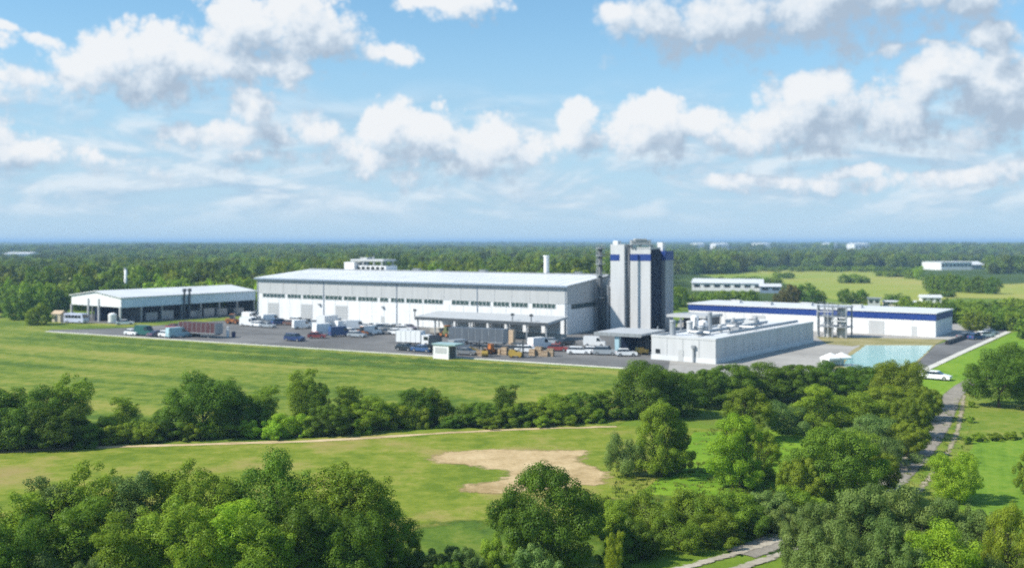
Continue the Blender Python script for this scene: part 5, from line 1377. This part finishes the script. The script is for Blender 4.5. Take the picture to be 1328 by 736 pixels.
# the rest of the wood: one mass of instanced crowns (cannot be counted)
def forest_points():
    rg = np.random.default_rng(9); P, S, K, Zs = [], [], [], []
    def inside(px, py):
        # open land on the right and the clearing on the left
        if py > 398 and px < 860: return False
        if px > 860:
            if py > 381: return False
            if py > 347 and px < 1215: return 350 < py < 356 and (870 < px < 960)
            if py > 355: return False
            if 1205 < px < 1285 and py > 344: return False
        if px < 40 and 338 < py < 342: return False
        if -20 < px < 110 and 331.5 < py < 334.6: return False
        if 1190 < px and 335 < py < 340.5: return False
        if 860 < px < 1180 and 328 < py < 331.3: return False
        if 893 < px < 1137 and 325.3 < py < 331.3 and int(px / 22) % 4: return False
        return True
    for d0, d1, sp, sc in ((330, 700, 9.5, 1.0), (700, 1400, 12, 1.12), (1400, 2800, 20, 1.5), (2800, 5200, 34, 2.5), (5200, 9000, 70, 4.6)):
        n = int((d1 * d1 - d0 * d0) * .60 / (sp * sp))
        y = np.sqrt(rg.uniform(d0 * d0, d1 * d1, n)); x = y * rg.uniform(-.62, .62, n)
        py = 312 + CAM_H * F / y; px = 664 + x / y * F
        for i in range(n):
            if y[i] < 700 and px[i] < 860 and y[i] < 380 and px[i] > 320: 
                if y[i] < 345: continue
            if not inside(px[i], py[i]): continue
            # thinner, patchy stands farther out
            P.append((x[i], y[i], -1.5 * min(1.0, sc))); s = sc * rg.uniform(.75, 1.25)
            reg = math.sin(x[i] * .0041 + 1.3) * math.sin(y[i] * .0023 + x[i] * .0011) + .6 * math.sin(x[i] * .0013 - y[i] * .0031 + .7)
            if y[i] > 650 and reg < -.85: P.pop(); continue
            zz = rg.uniform(.75, 1.3) * (1.0 if sc < 1.4 else 1.1) * (1 + .28 * max(-1, min(1, reg)))
            S.append((s * 1.12, s * 1.12, zz)); K.append(rg.integers(0, 4))
    return np.array(P, np.float32), np.array(S, np.float32), np.array(K, np.int32)


FP, FS, FK = forest_points()
me = bpy.data.meshes.new('forest')
me.vertices.add(len(FP)); me.vertices.foreach_set('co', FP.reshape(-1))
a_ = me.attributes.new('size', 'FLOAT_VECTOR', 'POINT'); a_.data.foreach_set('vector', FS.reshape(-1))
a_ = me.attributes.new('pick', 'INT', 'POINT'); a_.data.foreach_set('value', FK)
a_ = me.attributes.new('turn', 'FLOAT', 'POINT'); a_.data.foreach_set('value', np.random.default_rng(3).uniform(0, 6.28, len(FP)).astype(np.float32))
forest = tag(link('forest', me), kind='stuff')
protos = []
rt.seed(8)
for i in range(4):                # four ordinary trees of the wood whose crowns the mass repeats
    o = wood_tree((600, 660, 540, 730)[i], 396 - 1.5 * i, 338 + i, 22, i, 'far', 'tree of the wood close behind the white hall', 'trees close behind the white hall')
    c = [q for q in o.children if q.name.startswith('crown')][0]
    protos.append(c)
ng = bpy.data.node_groups.new('forest_scatter', 'GeometryNodeTree')
ng.interface.new_socket('Geometry', in_out='INPUT', socket_type='NodeSocketGeometry')
ng.interface.new_socket('Geometry', in_out='OUTPUT', socket_type='NodeSocketGeometry')
ni = ng.nodes.new('NodeGroupInput'); no = ng.nodes.new('NodeGroupOutput')
iop = ng.nodes.new('GeometryNodeInstanceOnPoints'); jn = ng.nodes.new('GeometryNodeJoinGeometry')
for c in reversed(protos):
    oi = ng.nodes.new('GeometryNodeObjectInfo'); oi.inputs['Object'].default_value = c; oi.inputs['As Instance'].default_value = True
    oi.transform_space = 'ORIGINAL'
    ng.links.new(oi.outputs['Geometry'], jn.inputs[0])


def attr(nm, ty):
    n = ng.nodes.new('GeometryNodeInputNamedAttribute'); n.data_type = ty; n.inputs['Name'].default_value = nm
    return [s for s in n.outputs if s.enabled][0]


cx = ng.nodes.new('ShaderNodeCombineXYZ'); ng.links.new(attr('turn', 'FLOAT'), cx.inputs[2])
ng.links.new(ni.outputs[0], iop.inputs['Points']); ng.links.new(jn.outputs[0], iop.inputs['Instance'])
iop.inputs['Pick Instance'].default_value = True
ng.links.new(attr('pick', 'INT'), iop.inputs['Instance Index'])
ng.links.new(cx.outputs[0], iop.inputs['Rotation']); ng.links.new(attr('size', 'FLOAT_VECTOR'), iop.inputs['Scale'])
ng.links.new(iop.outputs[0], no.inputs[0])
md = forest.modifiers.new('scatter', 'NODES'); md.node_group = ng
print('forest', len(FP))
# ------------------------------------------------------------------ vehicles
def wheels(root, xs, half, r=.32, w=.22, rim='c_silver'):
    for x in xs:
        for s in (-1, 1):
            b = MB(); y0, y1 = sorted((s * half, s * (half - w)))
            b.tube((x, y0, r), (x, y1, r), r, n=14)
            t = b.build('wheel', M['black'], root)
            b = MB(); y = s * half; b.tube((x, y - .015, r), (x, y + .015, r), r * .58, n=10)
            b.build('rim', M[rim], t)


def lights(root, xf, xr, half, z):
    for s in (-1, 1):
        b = MB(); b.box(xf - .06, xf + .02, s * half - .18, s * half + .18, z - .08, z + .08); b.build('headlight', M['lamp'], root)
        b = MB(); b.box(xr - .02, xr + .06, s * half - .12, s * half + .12, z - .02, z + .16); b.build('tail_light', M['red_lens'], root)


def car(kind):
    root = link('parked_car', None)
    L, Wd = {'hatch': (4.1, 1.74), 'saloon': (4.6, 1.8), 'estate': (4.65, 1.82), 'suv': (4.6, 1.9)}[kind]
    h = {'hatch': 1.46, 'saloon': 1.42, 'estate': 1.48, 'suv': 1.72}[kind]
    f, r = L / 2, -L / 2
    belt = h * .62
    low = [(r + .05, .28), (f - .08, .25), (f, .45), (f - .06, belt * .80), (f - 1.05, belt), (r + .06, belt + .02), (r, .6)]
    b = MB(); b.side_prism(low, -Wd / 2, Wd / 2, inset=.07)
    c = {'hatch': [(f - 1.0, belt - .02), (f - 1.75, h - .03), (r + .75, h), (r + .12, belt)], 'saloon': [(f - 1.15, belt - .02), (f - 1.95, h - .02), (r + 1.45, h - .03), (r + .55, belt)],
         'estate': [(f - 1.1, belt - .02), (f - 1.85, h - .02), (r + .55, h), (r + .1, belt)], 'suv': [(f - 1.1, belt - .02), (f - 1.75, h - .03), (r + .5, h), (r + .1, belt)]}[kind]
    b.side_prism(c, -Wd / 2 + .07, Wd / 2 - .07, inset=.17)
    b.build('body', M['c_white'], root)
    # glass band round the cabin, slightly proud of the pillars
    zb, zt = belt + .04, h - .12
    lerp = lambda p, q, z: p[0] + (q[0] - p[0]) * (z - p[1]) / (q[1] - p[1])
    k = lambda z: .17 * (z - c[0][1]) / (h - c[0][1])
    g_ = MB()
    prof = [(lerp(c[0], c[1], zb) + .012, zb), (lerp(c[0], c[1], zt) + .012, zt), (lerp(c[3], c[2], zt) - .012, zt), (lerp(c[3], c[2], zb) - .012, zb)]
    n = 4
    vs = []
    for s in (-1, 1):
        for p in prof: vs.append((p[0], s * (Wd / 2 - .07 + .012 - k(p[1])), p[1]))
    g_.add(vs, [(0, 1, 2, 3), (7, 6, 5, 4), (0, 4, 5, 1), (2, 6, 7, 3)])
    g_.build('window', M['glass'], root)
    b = MB()
    for s in (-1, 1):
        for x in ((f + r) / 2 - .15,):
            b.box(x - .04, x + .04, s * (Wd / 2 - .12) - .05, s * (Wd / 2 - .12) + .05, zb - .02, zt)
    b.build('pillar', M['c_black'], root)
    wheels(root, (f - .85, r + .8), Wd / 2 + .01)
    lights(root, f - .02, r, Wd / 2 - .3, .62)
    return root


def van(kind='panel'):
    root = link('parked_van', None)
    b = MB()
    b.side_prism([(-2.5, .35), (2.5, .32), (2.58, .6), (2.45, 1.15), (1.75, 1.3), (1.1, 2.25), (.8, 2.35), (-2.45, 2.35), (-2.55, 1.2)], -.98, .98, inset=.12)
    b.build('body', M['c_white'], root)
    g_ = MB(); g_.add([(1.79, -.82, 1.32), (1.79, .82, 1.32), (1.17, .76, 2.2), (1.17, -.76, 2.2)], [(0, 1, 2, 3)])
    g_.build('windscreen', M['glass'], root)
    for s in (-1, 1):
        g_ = MB(); g_.add([(1.55, s * .96, 1.32), (.55, s * .96, 1.32), (.55, s * .915, 2.02), (1.12, s * .915, 2.02)], [(0, 1, 2, 3) if s > 0 else (3, 2, 1, 0)])
        g_.build('side_window', M['glass'], root)
    wheels(root, (1.65, -1.55), .99, .35)
    lights(root, 2.56, -2.53, .72, .85)
    return root


def lorry(box_mat='c_white', box_len=6.4):
    root = link('box_lorry', None)
    b = MB(); b.side_prism([(1.6, .7), (3.6, .6), (3.7, 1.4), (3.5, 2.6), (3.2, 2.8), (1.6, 2.8)], -1.15, 1.15, inset=.06); b.build('cab', M['c_white'], root)
    b = MB(); b.add([(3.66, -1.0, 1.6), (3.66, 1.0, 1.6), (3.52, .98, 2.5), (3.52, -.98, 2.5)], [(0, 1, 2, 3)]); b.build('windscreen', M['glass'], root)
    for s in (-1, 1):
        b = MB(); b.add([(3.35, s * 1.135, 1.6), (2.2, s * 1.135, 1.6), (2.2, s * 1.11, 2.45), (3.25, s * 1.11, 2.45)], [(0, 1, 2, 3) if s > 0 else (3, 2, 1, 0)]); b.build('side_window', M['glass'], root)
    b = MB(); b.box(1.45 - box_len, 1.45, -1.22, 1.22, 1.0, 3.6); t = b.build('cargo_box', M[box_mat], root)
    b = MB()
    for x in np.linspace(1.5 - box_len, 1.4, 6): b.box(x - .04, x + .04, -1.25, 1.25, .98, 3.63)
    b.build('edge_rail', M['light_grey'], t)
    b = MB(); b.box(1.5 - box_len, 3.4, -.5, .5, .65, .95); b.build('chassis', M['dark_steel'], root)
    wheels(root, (2.8, -2.6, -3.7), 1.2, .5, .3)
    lights(root, 3.7, 1.45 - box_len, .9, .95)
    return root


def trailer(body_mat, L=12.5, h=2.75, z0=1.05, name='curtain_trailer'):
    root = link(name, None)
    b = MB(); b.box(-L / 2, L / 2, -1.25, 1.25, z0, z0 + h); t = b.build('body', M[body_mat], root)
    b = MB()
    for i in range(9):
        x = -L / 2 + L * i / 8; b.box(x - .05, x + .05, -1.28, 1.28, z0 - .02, z0 + h + .03)
    b.box(-L / 2 - .03, L / 2 + .03, -1.29, 1.29, z0 - .12, z0 + .1)
    b.build('rail', M['steel'], t)
    b = MB(); b.box(-L / 2, L / 2, -.6, .6, z0 - .35, z0 - .12); b.build('chassis', M['dark_steel'], root)
    wheels(root, (-L / 2 + 1.4, -L / 2 + 2.6, -L / 2 + 3.8), 1.22, .48, .3)
    for s in (-1, 1):
        b = MB(); b.box(L / 2 - 2.5, L / 2 - 2.3, s * .8 - .08, s * .8 + .08, 0, z0 - .1); b.build('landing_leg', M['steel'], root)
    return root


def tractor_cab(paint):
    root = link('lorry_tractor', None)
    b = MB(); b.side_prism([(-.2, .7), (2.2, .55), (2.3, 1.4), (2.1, 3.0), (1.5, 3.6), (-.2, 3.3)], -1.22, 1.22, inset=.1); b.build('cab', M[paint], root)
    b = MB(); b.add([(2.27, -1.05, 1.7), (2.27, 1.05, 1.7), (2.14, 1.0, 2.8), (2.14, -1.0, 2.8)], [(0, 1, 2, 3)]); b.build('windscreen', M['glass'], root)
    for s in (-1, 1):
        b = MB(); b.add([(2.0, s * 1.185, 1.7), (1.0, s * 1.185, 1.7), (1.0, s * 1.155, 2.6), (1.9, s * 1.155, 2.6)], [(0, 1, 2, 3) if s > 0 else (3, 2, 1, 0)]); b.build('side_window', M['glass'], root)
    b = MB(); b.box(-3.6, 2, -.5, .5, .6, .95); b.tube((-2, 0, .95), (-2, 0, 1.15), .6, n=14); b.build('chassis', M['dark_steel'], root)
    wheels(root, (1.4, -1.6, -2.8), 1.2, .5, .32); lights(root, 2.26, -3.6, .9, .9)
    return root


def forklift(paint):
    root = link('forklift', None)
    b = MB(); b.side_prism([(-1.2, .3), (.7, .3), (.75, .8), (-.1, .9), (-.3, 1.15), (-1.15, 1.2), (-1.3, .7)], -.6, .6, inset=.04); b.build('body', M[paint], root)
    b = MB()
    for x, y in ((-.9, -.5), (-.9, .5), (.4, -.5), (.4, .5)): b.tube((x, y, .9), (x * .85, y * .95, 2.15), .05, n=6)
    b.box(-.95, .5, -.55, .55, 2.12, 2.2); b.build('overhead_guard', M['dark_steel'], root)
    b = MB(); b.box(-.6, -.1, -.25, .25, .9, 1.05); b.box(-.7, -.58, -.25, .25, 1.0, 1.5); b.build('seat', M['black'], root)
    b = MB()
    for y in (-.35, .35): b.box(.8, .92, y - .06, y + .06, .1, 2.6)
    b.box(.8, .9, -.4, .4, 2.5, 2.6); b.box(.8, .9, -.4, .4, 1.2, 1.3); b.build('mast', M['dark_steel'], root)
    for y in (-.3, .3):
        b = MB(); b.box(.92, 2.0, y - .07, y + .07, .15, .2); b.build('fork', M['steel'], root)
    wheels(root, (.45, -.85), .58, .3, .22, 'c_yellow')
    return root


def loader(paint):
    root = link('wheel_loader', None)
    b = MB(); b.side_prism([(-2.0, .6), (.6, .55), (.6, 1.2), (-.3, 1.35), (-1.9, 1.5), (-2.1, 1.1)], -.8, .8, inset=.06); b.build('body', M[paint], root)
    b = MB(); b.side_prism([(-.9, 1.35), (.3, 1.25), (.15, 2.5), (-.8, 2.55)], -.65, .65, inset=.08); c = b.build('cab', M['glass'], root)
    b = MB(); b.box(-.95, .3, -.68, .68, 2.54, 2.66); b.build('roof', M[paint], c)
    for s in (-.6, .6):
        b = MB(); b.tube((.3, s, 1.3), (1.7, s, .9), .11, n=6); b.tube((1.7, s, .9), (2.3, s, .45), .11, n=6); b.build('lift_arm', M[paint], root)
    b = MB(); b.side_prism([(2.2, .15), (3.1, .1), (3.0, .22), (2.4, .3), (2.3, .95), (2.2, .95)], -1.05, 1.05); b.build('bucket', M['dark_steel'], root)
    wheels(root, (.9, -1.2), .95, .6, .4, paint)
    return root


def coach(paint):
    root = link('minibus', None)
    b = MB(); b.side_prism([(-3.4, .4), (3.3, .35), (3.45, .9), (3.3, 1.5), (2.9, 2.5), (2.6, 2.65), (-3.3, 2.65), (-3.45, 1.2)], -1.05, 1.05, inset=.08); b.build('body', M[paint], root)
    for s in (-1, 1):
        for i in range(5):
            b = MB(); x = -3.0 + i * 1.15; b.add([(x, s * 1.045, 1.45), (x + 1.0, s * 1.045, 1.45), (x + 1.0, s * 1.01, 2.2), (x, s * 1.01, 2.2)], [(3, 2, 1, 0) if s > 0 else (0, 1, 2, 3)]); b.build('window', M['glass'], root)
    b = MB(); b.add([(3.33, -.9, 1.52), (3.33, .9, 1.52), (2.97, .86, 2.4), (2.97, -.86, 2.4)], [(0, 1, 2, 3)]); b.build('windscreen', M['glass'], root)
    wheels(root, (2.2, -2.2), 1.06, .4, .25); lights(root, 3.42, -3.42, .8, .85)
    return root


PROTO = {}
BUILD = {'hatch': lambda: car('hatch'), 'saloon': lambda: car('saloon'), 'estate': lambda: car('estate'), 'suv': lambda: car('suv'), 'van': van, 'lorry': lorry,
         'trailer': lambda: trailer('grey_tarp'), 'flat': lambda: trailer('rust', 11, 2.3), 'cab': lambda: tractor_cab('c_black'),
         'fork': lambda: forklift('c_yellow'), 'loader': lambda: loader('c_orange'), 'coach': lambda: coach('c_lavender')}
CAT = {'hatch': 'car', 'saloon': 'car', 'estate': 'car', 'suv': 'car', 'van': 'van', 'lorry': 'lorry', 'trailer': 'trailer', 'flat': 'trailer', 'cab': 'lorry', 'fork': 'forklift', 'loader': 'loader', 'coach': 'minibus'}
A1 = math.atan2(-0.515, 0.857)


def put(kind, px, py, ang, paint, label, group=None, s=1.0):
    if kind not in PROTO:
        o = BUILD[kind](); PROTO[kind] = o
    else:
        o = copy_tree(PROTO[kind])
        for k in ('group',):
            if k in o: del o[k]
    o.location = gp(px, py); o.location.z = 0.034
    o.rotation_euler = (0, 0, A1 + R(ang)); o.scale = (s, s, s)
    tag(o, label, CAT[kind], group)
    if paint:
        for c in o.children:
            if c.name.split('.')[0] in ('body', 'cab'): repaint(c, M[paint])
    return o


GL = 'vehicles at the left end of the yard'
put('hatch', 172, 434.5, 0, 'c_white', 'white car at the left end of the yard, nearest the grass corner', GL)
put('van', 188, 435, 5, 'c_teal', 'dark green van between white cars at the left end of the yard', GL)
put('saloon', 205, 436, 85, 'c_purple', 'purple grey car beside the dark green van', GL)
put('estate', 218, 437, 2, 'c_white', 'white estate car next to the pale cyan van in the yard', GL)
put('van', 230.5, 437.5, 75, 'c_cyan', 'pale cyan van standing at the left end of the long maroon trailer', GL)
put('flat', 260, 437, 4, None, 'long dark maroon trailer parked at the left end of the yard')
put('saloon', 226, 427, 0, 'c_red', 'red car parked behind the pale cyan van near the shed', GL)
put('loader', 303, 420, 20, None, 'orange wheel loader near the left corner of the white hall')
GH = 'vehicles along the front of the white hall'
put('estate', 320, 418, 0, 'c_silver', 'silver car, outermost of the row at the left corner of the white hall', GH)
put('hatch', 330, 418.5, 10, 'c_white', 'white hatchback between two grey cars at the left corner of the white hall', GH)
put('saloon', 340.5, 419, 0, 'c_grey', 'dark grey saloon beside the white van at the left end of the hall front', GH)
put('van', 352, 418.5, 60, 'c_white', 'white van by the left end of the hall front, beside a blue car', GH)
put('suv', 363, 421, 70, 'c_blue', 'mid blue car between white van and brown car before the hall', GH)
put('saloon', 378, 421.5, 5, 'c_brown', 'brown car parked behind the navy car before the hall', GH)
put('suv', 399, 421.5, 80, 'c_black', 'black car standing behind the orange red car before the hall', GH)
put('suv', 382, 442, 4, 'c_navy', 'navy car standing alone on the open grey yard')
put('hatch', 411, 438.5, 35, 'c_red', 'orange red car in front of the large white van', GH)
put('van', 422, 434, 70, 'c_white', 'large white van behind the orange red car', GH, 1.15)
put('van', 441, 436, 60, 'c_blue', 'blue van beside the large white van before the hall', GH)
put('hatch', 455, 433, 10, 'c_white', 'white hatchback between the blue van and the orange loader', GH)
put('loader', 471, 435, 10, None, 'orange wheel loader in the middle of the hall front row', None, .8)
put('saloon', 484, 429, 0, 'c_silver', 'silver saloon just right of the orange loader before the hall', GH)
put('estate', 494, 427, 70, 'c_white', 'white estate car between silver saloon and grey estate before the hall', GH)
put('estate', 507, 428.5, 5, 'c_grey', 'grey estate car in the hall front row nearest the purple car', GH)
put('saloon', 531, 427.5, -8, 'c_purple', 'purple grey saloon at the corner of the loading canopy', GH)
put('lorry', 541, 449, 10, None, 'white box lorry waiting left of the loading canopy', None, .9)
put('hatch', 526, 454.5, 3, 'c_black', 'black hatchback in front of the white box lorry', 'cars before the lorry')
put('saloon', 548, 456, 3, 'c_blue', 'blue saloon in front of the white box lorry', 'cars before the lorry')
put('cab', 566, 456, -70, None, 'black lorry tractor beside the white box lorry', None, .95)
put('loader', 579, 437, 160, 'c_olive', 'olive green wheel loader behind the white kiosk under the canopy')
put('trailer', 620, 449, 6, None, 'long slate grey curtain trailer under the loading canopy')
put('saloon', 605, 460, 4, 'c_grey', 'grey saloon parked just right of the white kiosk')
put('fork', 616, 458, 40, None, 'yellow forklift between grey saloon and small pallet stack')
put('loader', 638, 459, 70, 'c_orange', 'orange wheel loader before the slate grey trailer', None, .75)
put('fork', 671, 463.5, 20, None, 'yellow forklift with raised mast before the tan cartons', None, 1.25)
put('hatch', 724, 455, 20, 'c_red', 'maroon red car parked by the right end of the pallet stacks')
put('saloon', 733, 447, 75, 'c_black', 'black saloon behind the maroon red car at the hall corner')
for i_, (px, py, kd, pt) in enumerate(((325, 415.5, 'van', 'c_white'), (336, 416, 'saloon', 'c_white'), (345, 416, 'hatch', 'c_silver'), (386, 418, 'estate', 'c_white'), (407, 421.5, 'hatch', 'c_white'), (462, 427, 'van', 'c_white'), (472, 427, 'saloon', 'c_silver'), (488, 425.5, 'hatch', 'c_white'), (501, 426, 'saloon', 'c_white'), (516, 427, 'hatch', 'c_silver'), (523, 429.5, 'estate', 'c_white'))):
    put(kd, px, py, 20 * (i_ % 3), pt, ('white van', 'white saloon', 'silver hatchback', 'white estate car', 'white hatchback', 'white van', 'silver saloon', 'white hatchback', 'white saloon', 'silver hatchback', 'white estate car')[i_] + (' at the back of the left corner row', ' behind the dark grey saloon near the hall corner', ' behind the white van at the hall corner', ' at the wall behind the brown car', ' behind the black car near the hall wall', ' against the hall wall behind the orange loader', ' against the hall wall beside a white van', ' against the hall wall behind the silver saloon', ' close to the hall wall behind the grey estate', ' near the purple saloon at the hall wall', ' next to the purple saloon near the canopy')[i_], GH)
for i_, (px, py, kd, pt, an, lab) in enumerate(((323, 422.5, 'van', 'c_white', 8, 'white van in front of the silver car at the left corner of the white hall'), (336, 423.5, 'estate', 'c_white', 4, 'white estate car in front of the white hatchback at the hall corner'), (347, 424.5, 'saloon', 'c_silver', 6, 'silver saloon in front of the white van near the hall corner'),
        (392, 426, 'van', 'c_white', 60, 'white van between the brown car and the black car before the hall'), (429, 426, 'lorry', 'c_white', 100, 'white box lorry standing behind the large white van before the hall'), (447, 427, 'van', 'c_white', 70, 'white van behind the blue van before the hall'),
        (463, 437, 'estate', 'c_silver', 8, 'silver estate car in front of the orange loader in the hall row'), (481, 434, 'van', 'c_white', 65, 'white van right of the orange loader in the hall row'), (497, 433, 'saloon', 'c_grey', 0, 'grey saloon in front of the white estate car in the hall row'), (514, 433.5, 'hatch', 'c_white', 10, 'white hatchback between grey saloon and box lorry in the hall row'))):
    put(kd, px, py, an, pt, lab, GH, .95)
for i_, (px, py, kd, pt, an, lab) in enumerate(((597, 455, 'van', 'c_silver', 75, 'silver van behind the grey saloon near the white kiosk'), (629, 462, 'fork', None, 120, 'yellow forklift left of the orange loader at the yard front'), (683, 457, 'estate', 'c_white', 20, 'white estate car between yellow skip forklift and pallet stacks'), (700, 452, 'van', 'c_white', 70, 'white van parked at the right end of the loading canopy'), (716, 446, 'saloon', 'c_silver', 10, 'silver saloon at the hall corner behind the maroon car'))):
    put(kd, px, py, an, pt, lab, 'vehicles before the loading canopy')
GW = 'white cars beside the entrance canopy'
put('estate', 751, 459, 20, 'c_white', 'white estate car, farthest from the teal canopy post in a white trio', GW)
put('hatch', 769, 458.5, 25, 'c_white', 'white hatchback, middle of the white trio before the hall end wall', GW)
put('suv', 785, 460, 20, 'c_silver', 'silver white car nearest the teal canopy post', GW)
put('van', 771, 449, 20, 'c_white', 'white van standing behind the white trio of cars', GW, .9)
put('hatch', 812.5, 461.5, 30, 'c_white', 'white hatchback just right of the teal canopy post')
put('fork', 834, 459, 60, None, 'yellow forklift under the entrance canopy by the low white building', None, 1.15)
put('saloon', 1213.5, 492, -5, 'c_white', 'white car parked on the bright grass beside the lane')
GR = 'cars at the far end of the service road'
put('hatch', 1266, 440, 60, 'c_blue', 'blue car at the far end of the service road', GR)
put('estate', 1278, 437.5, 60, 'c_white', 'white car just beyond the blue car on the service road', GR)
put('saloon', 1283, 434, 60, 'c_silver', 'silver car at the outer end of the service road', GR)
put('saloon', 1254, 439, 50, 'c_grey', 'dark grey car beside the low hedge painted dark as shaded', GR)
put('coach', 99, 419, 8, None, 'lavender white minibus at the left end of the open sided shed')
t = thing('water_tank', 'round white water tank under the gable of the open sided shed', 'tank', tuple(gp(146, 419)))
b = MB(); b.tube((0, 0, .35), (0, 0, 2.3), 1.1, n=16); b.dome((0, 0, 2.3), 1.1, .5, 16, 4); b.build('shell', M['white'], t)
b = MB(); b.box(-1, 1, -1, 1, 0, .35); b.build('base', M['steel'], t)
GB = 'cars beside the water tank'
put('saloon', 162, 421, 50, 'c_white', 'white car by the near corner post of the open sided shed')
# ------------------------------------------------------------------ rough grass, weeds and the air
def tufts():
    rg = np.random.default_rng(21); V = []
    zones = [((780, 600), (1060, 700), 900, .35), ((1170, 505), (1256, 700), 400, .22), ((900, 555), (1160, 650), 700, .26)]
    pts = []
    for (x0, y0), (x1, y1), n, h in zones:
        for _ in range(n):
            px, py = rg.uniform(x0, x1), rg.uniform(y0, y1)
            if py < 440 + (px / 800) * 52 and px < 800: continue
            if 550 < px < 795 and 580 < py < 642: continue
            p = gp(px, py); pts.append((p.x, p.y, h * rg.uniform(.4, 1.3)))
    for x, y, h in pts:
        for _ in range(9):
            a = rg.uniform(0, 6.28); q = rg.uniform(0, .35); bx, by = x + q * math.cos(a), y + q * math.sin(a)
            t = rg.uniform(0, 6.28); w = .05 * rg.uniform(.6, 1.6); l = h * rg.uniform(.5, 1.1); lean = rg.uniform(-.25, .25, 2) * l * 1.6
            V += [(bx - w * math.cos(t), by - w * math.sin(t), 0), (bx + w * math.cos(t), by + w * math.sin(t), 0), (bx + lean[0], by + lean[1], l)]
    V = np.array(V, np.float32); N = len(V) // 3
    me = bpy.data.meshes.new('rough_grass')
    me.vertices.add(len(V)); me.vertices.foreach_set('co', V.reshape(-1))
    me.loops.add(len(V)); me.loops.foreach_set('vertex_index', np.arange(len(V), dtype=np.int32))
    me.polygons.add(N); me.polygons.foreach_set('loop_start', np.arange(0, len(V), 3, dtype=np.int32))
    tint = np.repeat(np.repeat(rg.random(N // 9 + 1), 9)[:N], 3).astype(np.float32)
    at = me.attributes.new('tint', 'FLOAT', 'POINT'); at.data.foreach_set('value', tint)
    me.update(calc_edges=True)
    me.materials.append(mat_leaf('grass_blade', (0.12, 0.19, 0.02), (0.22, 0.25, 0.05), 0.4, 0.0))
    return tag(link('rough_grass', me), kind='stuff')


tufts()

hz = MB(); hz.box(-42000, 42000, -2500, 56000, -1.0, 32.0)
hm = bpy.data.materials.new('haze_air'); hm.use_nodes = True
nt = hm.node_tree; nt.nodes.clear()
pv_ = nt.nodes.new('ShaderNodeVolumePrincipled')
pv_.inputs['Color'].default_value = (0.45, 0.70, 1.0, 1); pv_.inputs['Density'].default_value = 0.00023; pv_.inputs['Anisotropy'].default_value = 0.0
oo = nt.nodes.new('ShaderNodeOutputMaterial'); nt.links.new(pv_.outputs[0], oo.inputs['Volume'])
hm.cycles.homogeneous_volume = True
tag(hz.build('haze', hm), kind='stuff')
